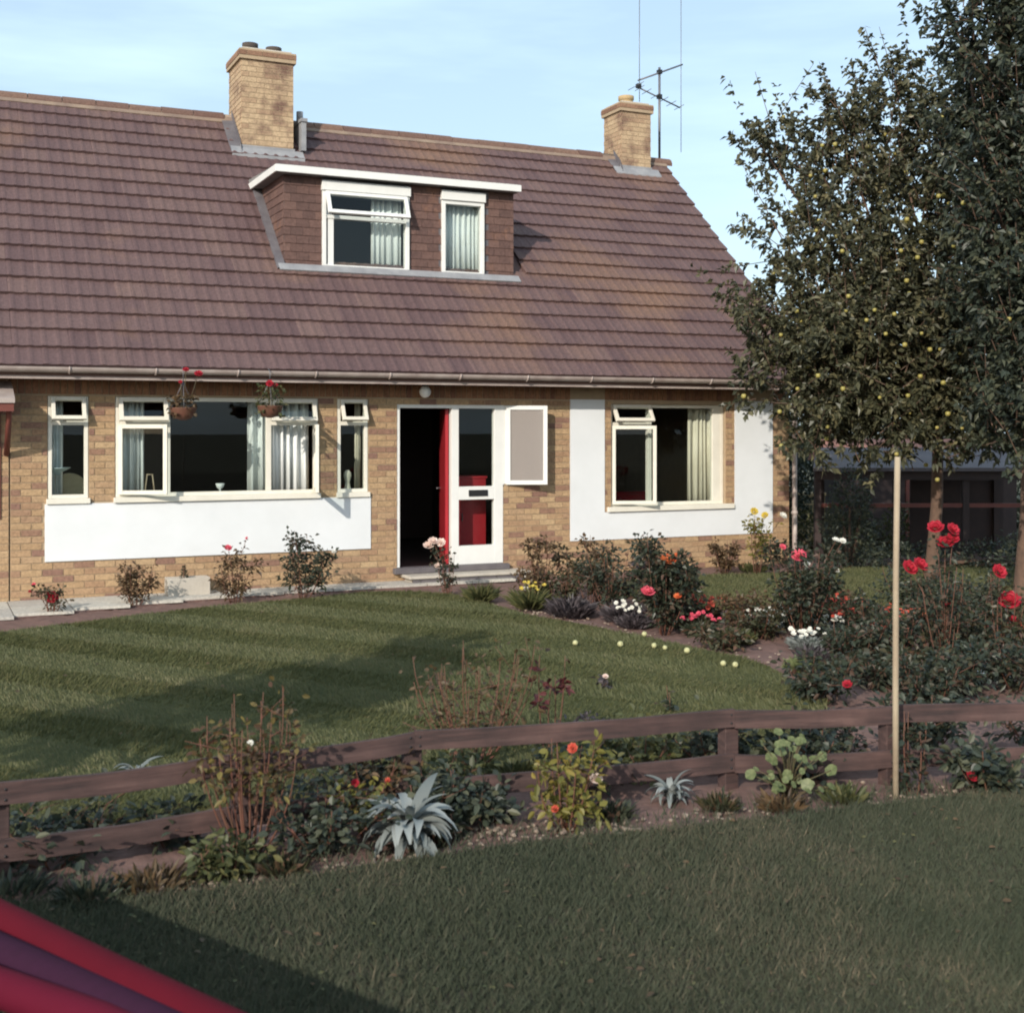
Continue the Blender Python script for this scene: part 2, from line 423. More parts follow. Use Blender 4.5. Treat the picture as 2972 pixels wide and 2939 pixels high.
VERGE = [(-9, -40), (30, -40), (30, -11.0), (9, -10.85), (5.2, -10.3), (4.0, -10.12), (2.9, -10.0), (2.2, -9.92), (1.3, -9.82), (.4, -9.83), (-.3, -9.80), (-.9, -9.6), (-2.5, -9.5), (-9, -9.5)]
flat('lawn', wob(LAWN), .028, M['lawn'])
flat('side_lawn', wob(RLAWN), .027, M['lawn'])
flat('verge', wob(VERGE, .3, .03), .022, M['vground'])

def blades(name, poly, z, dens, h, wd, m, xr, yr, stripe=None, near=None, dryk=0.0):
    n = int((xr[1] - xr[0]) * (yr[1] - yr[0]) * dens)
    P = np.stack([rng.uniform(*xr, n), rng.uniform(*yr, n)], 1)
    P = P[inpoly(P, poly)]
    d = P - np.array(CAM[:2]); fx = d @ np.array([.908, -.42]); fy = d @ np.array([.42, .908])
    P = P[(fy > .5) & (np.abs(fx) < fy * .56 + .8)]
    n = len(P); x, y = P[:, 0], P[:, 1]
    a = rng.uniform(0, 6.28, n); lean = rng.uniform(.1, .8, n)
    tx = np.cos(a) * lean; ty = np.sin(a) * lean
    if stripe:
        s_ = np.sign(np.sin((x * stripe[0] + y * stripe[1]) * 2 * math.pi / stripe[2]))
        tx = tx * .7 + s_ * stripe[1] * .6; ty = ty * .7 - s_ * stripe[0] * .6
    hh = h * rng.uniform(.5, 1.25, n) * (1 + .45 * fnoise(x, y, 5, 11))
    b0 = np.stack([x, y, np.full(n, z - .004)], 1)
    sd_ = np.stack([-np.sin(a + 1.3), np.cos(a + 1.3), np.zeros(n)], 1) * (wd * rng.uniform(.6, 1.4, n) / 2)[:, None]
    tip = b0 + np.stack([tx * hh, ty * hh, hh], 1)
    V = np.stack([b0 - sd_, b0 + sd_, tip], 1).reshape(-1, 3)
    F = np.arange(3 * n).reshape(-1, 3)
    r_ = np.clip(.45 + .28 * fnoise(x, y, 2.2, 5) + .22 * fnoise(x, y, 8, 6) + rng.normal(size=n) * .2 + dryk, 0, 1)
    return tag(link(name, npmesh(name, V, F, m, r_)), kind='stuff')
blades('lawn_grass', LAWN, .028, 3300, .030, .011, M['grass'], (-6, 5.3), (-8.9, -.7), stripe=(.80, .60, 1.1))
blades('side_lawn_grass', RLAWN, .027, 1500, .035, .014, M['grass'], (6, 14), (-7, -.8))
blades('verge_grass', VERGE, .022, 12500, .040, .0066, M['verge'], (-4, 6.5), (-13.4, -9.3))

def litter(name, n, xr, yr, poly, z, size, m):
    P = np.stack([rng.uniform(*xr, n), rng.uniform(*yr, n)], 1); P = P[inpoly(P, poly)]; n = len(P)
    a = rng.uniform(0, 6.28, n)
    V, F, r_ = leaves(np.column_stack([P, np.full(n, z) + rng.uniform(0, .012, n)]), np.stack([np.cos(a), np.sin(a), rng.uniform(-.1, .3, n)], 1), size, size * .6, fine=True, up=2.0)
    tag(link(name, npmesh(name, V, F, m, r_)), kind='stuff')
litter('fallen_leaves', 420, (-3, 6), (-13, -9.6), VERGE, .045, .035, M['brownleaf'])
litter('clover_leaves', 2600, (-3, 6), (-13, -9.6), [q for q in VERGE], .035, .022, M['midleaf'])
blades('rough_grass', VERGE, .022, 110, .075, .006, M['verge'], (-4, 6.5), (-13.4, -9.5), dryk=.1)
EDGE = [(-3, -9.2), (.4, -9.5), (1.3, -9.55), (2.9, -9.7), (4.0, -9.8), (6, -10.2), (6, -10.6), (4.0, -10.15), (2.9, -10.03), (1.3, -9.86), (-.9, -9.7), (-3, -9.6)]
blades('bed_edge_grass', EDGE, .004, 900, .075, .007, M['verge'], (-3, 6), (-10.7, -9.1), dryk=-.1)
litter('lawn_leaves', 160, (-3, 5.2), (-8.8, -1.5), LAWN, .055, .035, M['brownleaf'])

# garden path of paving slabs along the wall
path = MB()
PP = [(-3, -1.9), (-.34, -1.25), (.46, -.97), (1.2, -.72), (2.2, -.5), (3.0, -.46), (5.45, -.46), (5.45, 0.02), (-3, 0.02)]
pb = flat('path', PP, .012, M['soil'], .03)
k = 0; x = -2.6
slab = MB().box(0, 1, 0, 1, 0, .03).mesh('paving_slab', M['paving'])
def fronty(x):
    for (a, b_) in zip(PP[:6], PP[1:7]):
        if a[0] <= x <= b_[0]: return a[1] + (b_[1] - a[1]) * (x - a[0]) / (b_[0] - a[0])
    return -.46
while x < 5.4:
    wdt = .60; y1 = -.012; fy = fronty(x + wdt / 2)
    rows = [(fy, y1)] if y1 - fy < .7 else [(fy, (fy + y1) / 2 - .006), ((fy + y1) / 2 + .006, y1)]
    for (ya, yb) in rows:
        o = link('paving_slab', slab, pb, (x, ya, .008 + random.uniform(0, .004)), (0, 0, 0), (wdt - .012, yb - ya, 1))
    x += wdt

# ------------------------------------------------------------------ the house
house = thing('house', 'yellow brick chalet house with white panels and brown tiled roof', 'house')
X0, X1 = -.17, 10.38
OPEN = [(.22, .66, 1.13, 2.31), (.95, 3.34, 1.13, 2.31), (3.58, 3.98, 1.13, 2.31), (4.36, 5.82, .17, 2.25), (5.82, 6.41, 1.22, 2.25), (7.43, 9.28, .85, 2.28)]
COVER = [(.19, 4.01, .455, 1.10), (6.80, 7.32, .445, 2.335), (9.43, 10.08, .445, 2.335), (7.32, 9.43, .445, .815)]
def inside(x, z, L, e=0): return any(a - e < x < b_ + e and c - e < z < d + e for a, b_, c, d in L)
xs = sorted({X0, X1, *[o[0] for o in OPEN], *[o[1] for o in OPEN]}); zs = sorted({-.1, 2.58, *[o[2] for o in OPEN], *[o[3] for o in OPEN]})
wall = solid_grid(xs, zs, 0, .26, lambda x, z: not inside(x, z, OPEN)).build('wall', M['mortar'], house)
# bricks: stretcher bond, one soldier course under the eaves
BL, BH, J = .215, .065, .01
unit = MB().box(0, 1, -.007, .0, 0, 1).mesh('brick', M['brick'])
unit_ch = MB().box(0, 1, -.007, .0, 0, 1).mesh('brick', M['chimney_brick']); unit_cap = MB().box(0, 1, -.007, .0, 0, 1).mesh('brick', M['cap_brick'])
bricks = []
def cutrow(xa, xb, z0, z1, blocks):
    """pieces of a row left over beside openings"""
    segs = [(xa, xb)]
    for a, b_, c, d in blocks:
        if c < z1 - .004 and d > z0 + .004:
            ns = []
            for p, q in segs:
                if b_ <= p or a >= q: ns.append((p, q)); continue
                if a > p: ns.append((p, a))
                if b_ < q: ns.append((b_, q))
            segs = ns
    return segs
z = 0.0; row = 0
while z < 2.30:
    off = 0 if row % 2 else -.1125
    for p, q in cutrow(X0, X1, z, z + BH, OPEN + COVER):
        k0 = math.floor((p - X0 - off) / .225)
        x = X0 + off + k0 * .225
        while x < q:
            a, b_ = max(x, p + .004), min(x + BL, q - .004)
            if b_ - a > .025: bricks.append((a, b_, z, z + BH))
            x += .225
    z += .075; row += 1
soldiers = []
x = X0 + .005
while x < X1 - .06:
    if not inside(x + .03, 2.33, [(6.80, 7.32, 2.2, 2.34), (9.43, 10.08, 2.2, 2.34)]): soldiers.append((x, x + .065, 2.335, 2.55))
    x += .075
bricks.sort(key=lambda b_: camdist(((b_[0] + b_[1]) / 2, 0, (b_[2] + b_[3]) / 2)) / (b_[1] - b_[0]) ** .5)
for a, b_, c, d in bricks[:300]:
    link('brick', unit, wall, (a, -random.uniform(0, .003), c), (0, 0, 0), (b_ - a, 1, d - c))
def boxmass(L, y0, y1, name, m, parent):
    L = np.array(L); n = len(L); V = np.zeros((n, 8, 3))
    jit = rng.uniform(0, .003, n)
    for k, (ix, yy, iz) in enumerate([(0, y0, 2), (1, y0, 2), (1, y1, 2), (0, y1, 2), (0, y0, 3), (1, y0, 3), (1, y1, 3), (0, y1, 3)]):
        V[:, k, 0] = L[:, ix]; V[:, k, 1] = yy - (jit if yy == y0 else 0); V[:, k, 2] = L[:, iz]
    F = np.array([(0, 3, 2, 1), (4, 5, 6, 7), (0, 1, 5, 4), (1, 2, 6, 5), (2, 3, 7, 6), (3, 0, 4, 7)])
    FF = (np.arange(n)[:, None, None] * 8 + F[None]).reshape(-1, 4)
    return tag(link(name, npmesh(name, V.reshape(-1, 3), FF, m, np.repeat(rng.uniform(0, 1, n), 6)), parent), kind='stuff')
boxmass(bricks[300:], -.007, .0, 'brick_courses', M['brick_mass'], wall)
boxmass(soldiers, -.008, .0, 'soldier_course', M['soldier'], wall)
# rest of the shell
sh = MB()
sh.box(X1 - .26, X1 - .001, .262, 7.5, -.1, 2.58)
sh.box(X0 + .001, X0 + .25, .262, 7.5, -.1, 2.58)
sh.box(X0, X1, 7.502, 7.76, -.1, 2.58)
for xg in (X1 - .26, X0):
    gx0, gx1 = xg + .001, xg + .258
    sh.add([(gx0, .02, 2.585), (gx0, 7.5, 2.585), (gx0, 3.76, 6.35), (gx1, .02, 2.585), (gx1, 7.5, 2.585), (gx1, 3.76, 6.35)],
           [(0, 2, 1), (3, 4, 5), (0, 1, 4, 3), (1, 2, 5, 4), (2, 0, 3, 5)])
sh.build('side_wall', M['mortar'], house)
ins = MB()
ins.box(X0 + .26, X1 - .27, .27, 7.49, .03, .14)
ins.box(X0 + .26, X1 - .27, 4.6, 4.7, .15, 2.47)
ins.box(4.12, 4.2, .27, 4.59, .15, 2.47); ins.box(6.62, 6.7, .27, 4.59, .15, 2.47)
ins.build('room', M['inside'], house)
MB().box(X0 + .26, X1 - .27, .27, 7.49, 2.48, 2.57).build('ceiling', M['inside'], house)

# white rendered panels
for (a, b_, c, d) in COVER[:1]:
    MB().box(a, b_, -.022, .0, c, d).build('render_panel', M['render'], house, bevel=.003)
pb_ = MB().box(6.80, 7.32, -.022, 0, .445, 2.335); pb_.box(9.43, 10.08, -.022, 0, .445, 2.335); pb_.box(7.3202, 9.4298, -.022, 0, .445, .815)
pb_.build('render_panel', M['render'], house)

# --- windows
def frame(mb, x0, x1, z0, z1, y0, y1, w_=.05, wb=None):
    wb = wb or w_
    mb.box(x0, x0 + w_, y0, y1, z0, z1); mb.box(x1 - w_, x1, y0, y1, z0, z1)
    mb.box(x0 + w_, x1 - w_, y0 + .001, y1 - .001, z0, z0 + wb); mb.box(x0 + w_, x1 - w_, y0 + .001, y1 - .001, z1 - w_, z1)
    return mb
def pane(par, x0, x1, z0, z1, y, m='glass', loc=(0, 0, 0), rot=(0, 0, 0)):
    return MB().box(x0, x1, y - .002, y + .002, z0, z1).build('pane', M[m], par, loc, rot)
def sash(par, name, hinge, x0, x1, z0, z1, y, ang, w_=.048, m='glass', mf='white'):
    W, H = x1 - x0, z1 - z0
    if hinge == 'left': loc, rot, a, b_, c, d = (x0, y, z0), (0, 0, -ang), 0, W, 0, H
    elif hinge == 'right': loc, rot, a, b_, c, d = (x1, y, z0), (0, 0, ang), -W, 0, 0, H
    else: loc, rot, a, b_, c, d = (x0, y, z1), (-ang, 0, 0), 0, W, -H, 0
    frame(MB(), a, b_, c, d, -.02, .022, w_).build(name, M[mf], par, loc, rot, bevel=.003)
    pane(par, a + w_, b_ - w_, c + w_, d - w_, .0, m, loc, rot)
def sill(par, x0, x1, z0, z1, d=.07, m='white'):
    MB().box(x0, x1, -d, .06, z0, z1).build('sill', M[m], par, bevel=.004)

YF = .045     # frame plane, set back a little in the reveal
# slim window at the left end
def slim(x0, x1, name_bay):
    f = frame(MB(), x0, x1, 1.16, 2.308, .0, .07, .042)
    f.box(x0 + .042, x1 - .042, .001, .069, 1.985, 2.035)
    wn = f.build('window', M['white'], house, bevel=.003)
    wn['label'] = name_bay
    sash(wn, 'top_light', 'top', x0 + .03, x1 - .03, 2.025, 2.30, -.012, R(24), .043)
    pane(wn, x0 + .042, x1 - .042, 1.20, 1.985, .035)
    sill(wn, x0 - .02, x1 + .02, 1.10, 1.159, .05)
    return wn
slim(.225, .655, 'slim window with a cream chair showing behind the glass')
slim(3.585, 3.975, 'slim window with a pale ornament on its sill')
# wide living-room window
f = frame(MB(), .955, 3.335, 1.16, 2.308, .0, .07, .045)
for mxx in (1.51, 2.70): f.box(mxx, mxx + .06, .001, .069, 1.205, 2.263)
f.box(1.0, 1.51, .002, .068, 1.985, 2.035); f.box(2.76, 3.29, .002, .068, 1.985, 2.035)
w2 = f.build('window', M['white'], house, bevel=.003)
w2['label'] = 'wide window of four lights behind the hanging baskets'
sash(w2, 'top_light', 'top', .985, 1.535, 2.02, 2.30, -.012, R(20))
sash(w2, 'top_light', 'top', 2.74, 3.305, 2.02, 2.30, -.012, R(20))
sash(w2, 'casement', 'left', .985, 1.535, 1.19, 1.995, -.012, R(20))
sash(w2, 'casement', 'right', 2.75, 3.305, 1.19, 1.995, -.012, R(76))
pane(w2, 1.57, 2.70, 1.205, 2.263, .035)
sill(w2, .93, 3.36, 1.10, 1.159, .06)
# right-hand window in its brick surround
f = frame(MB(), 7.435, 9.275, .885, 2.275, .05, .12, .045)
f.box(8.04, 8.10, .051, .119, .93, 2.23); f.box(7.48, 8.04, .052, .118, 1.975, 2.03); f.box(9.10, 9.23, .052, .118, .93, 2.23)
w3 = f.build('window', M['white'], house, bevel=.003)
w3['label'] = 'window framed by brick and a white U-shaped panel'
sash(w3, 'top_light', 'top', 7.465, 8.065, 2.01, 2.265, .035, R(30))
sash(w3, 'casement', 'left', 7.465, 8.075, .915, 1.985, .035, R(20))
pane(w3, 8.10, 9.10, .93, 2.23, .085)
sill(w3, 7.36, 9.40, .818, .884, .06)

# --- front door, glazed side panel and side casement
f = MB()
f.box(4.36, 4.40, .0, .09, .20, 2.25); f.box(5.10, 5.20, .0, .09, .20, 2.25); f.box(5.70, 5.84, .0, .09, .20, 2.25)
f.box(4.40, 5.10, .001, .089, 2.205, 2.25); f.box(5.20, 5.70, .001, .089, 2.205, 2.25)
f.box(5.20, 5.70, .001, .089, 1.03, 1.20); f.box(5.20, 5.70, .001, .089, .20, .44)
dfr = f.build('door_frame', M['white2'], house, bevel=.004)
pane(dfr, 5.20, 5.70, 1.20, 2.205, .05); pane(dfr, 5.20, 5.70, .44, 1.03, .05)
lb = frame(MB(), 5.335, 5.60, 1.075, 1.155, -.012, .0, .012); lb.box(5.347, 5.588, -.007, .0, 1.087, 1.143)
lb.build('letter_box', M['black'], dfr)
MB().box(4.30, 5.88, -.09, .10, .125, .198).build('threshold', M['slate'], house, bevel=.006)
dl = MB().box(0, .045, 0, .74, 0, 1.99).build('door', M['red'], house, (5.05, .10, .205), (0, 0, R(-16)), bevel=.004)
hd = MB(); hd.tube([(-.0, .62, .95), (-.05, .62, .95), (-.05, .53, .95)], .011, 8); hd.build('handle', M['alu'], dl)
f = frame(MB(), 5.842, 6.405, 1.225, 2.245, .002, .07, .03)
cw = f.build('window', M['white2'], house); cw['label'] = 'frosted side window standing open beside the front door'
sash(cw, 'casement', 'left', 5.86, 6.40, 1.215, 2.245, -.014, R(20), .055, 'frosted', 'white2')
# doorstep
st = MB().box(4.40, 6.05, -.36, -.001, .085, .122).build('doorstep', M['concrete'], house, bevel=.006)
xx = 4.45
for wl in (.10, .26, .26, .26, .26, .26, .12):
    MB().box(xx, xx + wl - .012, -.335, -.30, .0, .0848).build('step_block', M['slate'], st); xx += wl
MB().box(4.46, 6.0, -.318, -.001, .0, .084).build('step_base', M['concrete'], st)

# --- roof
PITCH = math.atan2(6.5 - 2.64, 3.76 + .45); SL = math.tan(PITCH)
YE, ZE = -.50, 2.64 - .05 * SL
def roofz(y): return ZE + (y - YE) * SL
def rp(x, s_, n_=0): return (x, YE + s_ * math.cos(PITCH) - n_ * math.sin(PITCH), ZE + s_ * math.sin(PITCH) + n_ * math.cos(PITCH))
SLEN = (3.76 - YE) / math.cos(PITCH)
XR = 10.55
DX0, DX1, DY0, DY1 = 3.20, 6.46, 1.08, 2.42
roof = MB()
def slopebox(x0, x1, s0, s1):
    V = [rp(x0, s0, -.05), rp(x1, s0, -.05), rp(x1, s1, -.05), rp(x0, s1, -.05), rp(x0, s0, 0), rp(x1, s0, 0), rp(x1, s1, 0), rp(x0, s1, 0)]
    roof.add(V, [(0, 3, 2, 1), (4, 5, 6, 7), (0, 1, 5, 4), (1, 2, 6, 5), (2, 3, 7, 6), (3, 0, 4, 7)])
sd0 = (DY0 + .06 - YE) / math.cos(PITCH); sd1 = (DY1 - .02 - YE) / math.cos(PITCH)
slopebox(X0, DX0 + .05, 0, SLEN); slopebox(DX1 - .05, XR - .03, 0, SLEN)
slopebox(DX0 + .05, DX1 - .05, 0, sd0); slopebox(DX0 + .05, DX1 - .05, sd1, SLEN)
# back slope
roof.add([(X0, 3.76, 6.5), (XR - .03, 3.76, 6.5), (XR - .03, 8.0, 2.6), (X0, 8.0, 2.6)], [(0, 1, 2, 3)])
roof_o = roof.build('roof', M['tile_mass'], house)
NR = 18; GA = (SLEN - .06) / NR; NC = 36; TW = (XR - X0) / NC
nu = 13; us = np.linspace(0, 1, nu)
prof = .009 * (np.exp(-((us - .12) / .085) ** 2) + np.exp(-((us - .62) / .085) ** 2) + .35 * np.exp(-((us - .97) / .05) ** 2))
tv = []; tf = []
for j, (ww, nn) in enumerate(((0, .062), (GA + .05, .022))):
    for i in range(nu): tv.append((us[i] * TW * .998, ww, nn + prof[i]))
for i in range(nu): tv.append((us[i] * TW * .998, 0, .012 + prof[i] * .6))
for i in range(nu - 1):
    tf.append((i, i + 1, nu + i + 1, nu + i)); tf.append((2 * nu + i, 2 * nu + i + 1, i + 1, i))
tf.append((0, nu, 2 * nu)); tf.append((nu - 1, 3 * nu - 1, 2 * nu - 1))
tm = MB().add(tv, tf).mesh('tile', M['tile'])
tiles = []
for r_ in range(NR):
    for c in range(NC):
        x = X0 + c * TW; s_ = r_ * GA
        y = YE + (s_ + GA / 2) * math.cos(PITCH)
        if DX0 - .12 < x + TW / 2 < DX1 + .12 and DY0 - .02 < y < DY1 + .05: continue
        tiles.append((x, s_))
tiles.sort(key=lambda q: camdist(rp(q[0] + TW / 2, q[1] + GA / 2)))
def tilejit(): return (random.uniform(-.004, .004), random.uniform(-.004, .004), random.uniform(0, .004))
for x, s_ in tiles[:300]:
    p = rp(x, s_); j = tilejit()
    link('tile', tm, roof_o, (p[0], p[1] + j[1], p[2] + j[2]), (PITCH + random.uniform(-.004, .004), random.uniform(-.006, .006), 0))
def tilemass(L, name, parent, base=rp):
    T = np.array(tv); q = np.array([(a, b_) for a, b_ in L]); n = len(q)
    ss = q[:, 1][:, None] + T[None, :, 1] + rng.uniform(-.004, .004, (n, 1)); n_ = T[None, :, 2] + rng.uniform(-.001, .004, (n, 1))
    X = q[:, 0][:, None] + T[None, :, 0] + 0 * ss
    Y = YE + ss * math.cos(PITCH) - n_ * math.sin(PITCH); Z = ZE + ss * math.sin(PITCH) + n_ * math.cos(PITCH)
    V = np.stack([X, Y, Z], -1).reshape(-1, 3)
    quads = np.array([f_ for f_ in tf if len(f_) == 4]); FF = (np.arange(n)[:, None, None] * len(T) + quads[None]).reshape(-1, 4)
    return tag(link(name, npmesh(name, V, FF, M['tile_mass'], np.repeat(rng.uniform(0, 1, n), len(quads))), parent), kind='stuff')
tilemass(tiles[300:], 'roof_tiles', roof_o)
# verge board and mortar at the right gable
vb = MB()
V = [rp(XR - .035, 0, -.12), rp(XR, 0, -.12), rp(XR, SLEN, -.12), rp(XR - .035, SLEN, -.12), rp(XR - .035, 0, .03), rp(XR, 0, .03), rp(XR, SLEN, .03), rp(XR - .035, SLEN, .03)]
vb.add(V, [(0, 3, 2, 1), (4, 5, 6, 7), (0, 1, 5, 4), (1, 2, 6, 5), (2, 3, 7, 6), (3, 0, 4, 7)])
vb.build('verge', M['concrete'], house)
# ridge
rg = []; n = 9
for k in range(n + 1):
    a = math.pi * (k / n) * 1.12 - .19
    rg.append((math.cos(a) * .125, math.sin(a) * .12))
rv = [(0, -a, b_) for a, b_ in rg] + [(.44, -a, b_) for a, b_ in rg] + [(0, -a * .86, b_ * .86) for a, b_ in rg] + [(.44, -a * .86, b_ * .86) for a, b_ in rg]
m_ = n + 1
rf_ = [(k, k + 1, m_ + k + 1, m_ + k) for k in range(n)] + [(k + 1, k, 2 * m_ + k, 2 * m_ + k + 1) for k in range(n)] + [(m_ + k, m_ + k + 1, 3 * m_ + k + 1, 3 * m_ + k) for k in range(n)]
rm = MB().add(rv, rf_, False).mesh('ridge_tile', M['ridge'])
ridge = MB().tube([(X0, 3.76, 6.50), (XR - .02, 3.76, 6.50)], .085, 10).build('ridge_bedding', M['stonepale'], house)
mr = MB(); mr.add([rp(X0, SLEN - .16, .055), rp(XR, SLEN - .16, .055), rp(XR, SLEN - .05, .085), rp(X0, SLEN - .05, .085), rp(X0, SLEN - .16, .03), rp(XR, SLEN - .16, .03)], [(0, 1, 2, 3), (4, 5, 1, 0)])
mr.build('ridge_mortar', mat('ridge_mortar', (.27, .20, .15), (.17, .12, .10), 4, .9, .4, 30), house)
x = X0
while x < XR - .2:
    if not (2.95 < x + .2 < 3.95) and not (9.45 < x + .2 < 10.2):
        link('ridge_tile', rm, ridge, (x, 3.76, 6.475 + random.uniform(-.006, .006)), (0, random.uniform(-.006, .006), 0))
    x += .452
# eaves: gutter, fascia, soffit, downpipe
gt = MB(); gp = []
for k in range(9):
    a = math.pi + math.pi * k / 8; gp.append((math.cos(a) * .062, math.sin(a) * .062))
gp2 = [(a * .86, b_ * .86) for a, b_ in reversed(gp)]
pr = gp + gp2
for xg in ((X0 - 2.5, XR + .02),):
    V = [(xg[0], -.50 + a, 2.615 + b_) for a, b_ in pr] + [(xg[1], -.50 + a, 2.615 + b_) for a, b_ in pr]; n = len(pr)
    gt.add(V, [(k, (k + 1) % n, (k + 1) % n + n, k + n) for k in range(n)] + [tuple(range(n - 1, -1, -1)), tuple(range(n, 2 * n))], False)
gut = gt.build('gutter', M['gutter'], house)
x = .4
while x < XR:
    MB().tube([(x, -.50 + .068 * math.cos(a), 2.617 + .068 * math.sin(a)) for a in np.linspace(math.pi, 2 * math.pi, 7)], .011, 5).build('gutter_bracket', M['gutter'], gut); x += .92
MB().box(X0 - 2.5, XR - .01, -.435, -.41, 2.485, 2.62).build('fascia_board', M['fascia'], house, bevel=.003)
MB().box(X0 - 2.5, XR - .02, -.45, -.436, 2.487, 2.52).build('fascia_trim', M['gutter'], house)
MB().box(X0 - 2.5, XR - .02, -.409, -.001, 2.56, 2.575).build('soffit', M['soffit'], house)
dp = MB(); dp.tube([(10.47, -.46, 2.56), (10.47, -.40, 2.45), (10.44, -.10, 2.32), (10.43, -.07, 2.2), (10.43, -.07, .08), (10.43, -.14, .03)], .036, 10)
dpo = dp.build('downpipe', M['gutter'], house)
for zz in (.7, 1.6): MB().lathe([(.037, 0), (.046, .005), (.046, .05), (.037, .055)], (10.43, -.07, zz), 12).build('pipe_collar', M['gutter'], dpo)

# --- dormer
dm = MB()
DW = [(3.70, 4.91, 4.04, 5.19), (5.38, 6.01, 4.04, 5.19)]
xs = sorted({DX0, DX1, *[o[0] for o in DW], *[o[1] for o in DW]}); zs = sorted({3.80, 5.22, 4.04, 5.19})
solid_grid(xs, zs, DY0, DY0 + .1, lambda x, z: not inside(x, z, DW), dm)
for xa, xb in ((DX0, DX0 + .08), (DX1 - .08, DX1)):     # cheeks
    y0 = DY0 + .1015; z0 = roofz(y0) - .05
    yb = YE + (5.22 - ZE) / SL + .05
    dm.add([(xa, y0, z0), (xb, y0, z0), (xa, y0, 5.22), (xb, y0, 5.22), (xa, yb, 5.22), (xb, yb, 5.22)], [(0, 1, 3, 2), (0, 2, 4), (1, 5, 3), (2, 3, 5, 4), (0, 4, 5, 1)])
dormer = dm.build('dormer', M['leadd'], house)
dr = MB(); yb = YE + (5.33 - ZE) / SL
dr.add([(DX0 - .13, .93, 5.235), (DX1 + .03, .93, 5.235), (DX1 + .03, yb, 5.235), (DX0 - .13, yb, 5.235), (DX0 - .13, .93, 5.335), (DX1 + .03, .93, 5.335), (DX1 + .03, yb + .12, 5.40), (DX0 - .13, yb + .12, 5.40)],
       [(0, 3, 2, 1), (4, 5, 6, 7), (0, 1, 5, 4), (1, 2, 6, 5), (2, 3, 7, 6), (3, 0, 4, 7)])
dr.build('dormer_roof', M['felt'], dormer)
fb = MB().box(DX0 - .15, DX1 + .052, .905, .929, 5.235, 5.325); fb.box(DX0 - .154, DX0 - .131, .9295, yb - .06, 5.235, 5.325); fb.box(DX1 + .031, DX1 + .054, .9295, yb - .06, 5.235, 5.325)
fb.build('dormer_fascia', M['white2'], dormer)
# hanging tiles
HG, HW = .108, .165
ht = MB()
ht.add([(.002, -.012, -.018), (HW - .002, -.012, -.018), (HW - .002, -.002, HG + .0), (.002, -.002, HG), (.002, .002, -.018), (HW - .002, .002, -.018)], [(0, 1, 2, 3), (4, 5, 1, 0), (0, 3, 4), (1, 5, 2)])
htm = ht.mesh('hanging_tile', M['hang'])
row = 0; z = 4.045
while z < 5.2:
    off = 0 if row % 2 else -HW / 2
    x = DX0 + off
    while x < DX1:
        a, b_ = max(x, DX0 - .008), min(x + HW, DX1 + .008)
        for (p, q, c, d) in DW:
            if p <= (a + b_) / 2 <= q: a = b_
            elif a < p < b_: b_ = p
            elif a < q < b_: a = q
        if b_ - a > .03:
            link('hanging_tile', htm, dormer, (a, DY0 - .001, z), (random.uniform(-.015, .015), 0, 0), ((b_ - a) / HW, 1, 1))
        x += HW
    # left cheek
    y = DY0 + (0 if row % 2 else -HW / 2)
    ymax = YE + (z - ZE) / SL
    while y < ymax:
        a, b_ = max(y, DY0), min(y + HW, ymax + .03)
        if b_ - a > .03: link('hanging_tile', htm, dormer, (DX0 - .001, b_, z), (random.uniform(-.015, .015), 0, R(-90)), ((b_ - a) / HW, 1, 1))
        y += HW
    z += HG; row += 1
# dormer windows
def dwin(x0, x1, label):
    f = frame(MB(), x0 + .002, x1 - .002, 4.045, 5.06, DY0 - .05, DY0 + .06, .05)
    return f
f = dwin(3.70, 4.91, ''); f.box(3.752, 4.858, DY0 - .03, DY0 + .05, 4.70, 4.75); f.box(3.78, 3.86, DY0 - .02, DY0 + .05, 4.095, 4.70)
f.box(3.69, 4.92, DY0 - .075, DY0 + .06, 5.062, 5.188)
d1 = f.build('dormer_window', M['white2'], house, bevel=.003)
d1['label'] = 'larger dormer window with its top light open'
sash(d1, 'top_light', 'top', 3.74, 4.87, 4.72, 5.05, DY0 - .055, R(24), .05, 'glass', 'white2')
pane(d1, 3.86, 4.858, 4.095, 4.70, DY0 + .01)
f = dwin(5.38, 6.01, ''); f.box(5.37, 6.02, DY0 - .075, DY0 + .06, 5.062, 5.188)
d2 = f.build('dormer_window', M['white2'], house, bevel=.003)
d2['label'] = 'narrow dormer window filled by a net curtain'
pane(d2, 5.432, 5.958, 4.095, 5.01, DY0 + .01)
# flashings
fl = MB(); sb = (DY0 - .03 - YE) / math.cos(PITCH)
fl.add([rp(DX0 - .1, sb - .13, .078), rp(DX1 + .05, sb - .13, .078), rp(DX1 + .05, sb, .08), rp(DX0 - .1, sb, .08), rp(DX0 - .1, sb - .13, .05), rp(DX1 + .05, sb - .13, .05)], [(0, 1, 2, 3), (4, 5, 1, 0)])
fl.build('apron_flashing', M['lead'], dormer)
fl = MB(); s0 = sb - .1; s1 = (yb - YE) / math.cos(PITCH)
fl.add([rp(DX0 - .12, s0, .078), rp(DX0 - .01, s0, .078), rp(DX0 - .01, s1, .078), rp(DX0 - .12, s1, .078), rp(DX0 - .12, s0, .04), rp(DX0 - .12, s1, .04)], [(0, 1, 2, 3), (4, 0, 3, 5)])
fl.build('cheek_flashing', M['leadd'], dormer)
MB().box(DX0 + .09, DX1 - .09, 3.3, 3.4, 3.0, 5.2).build('attic_wall', M['inside'], house)

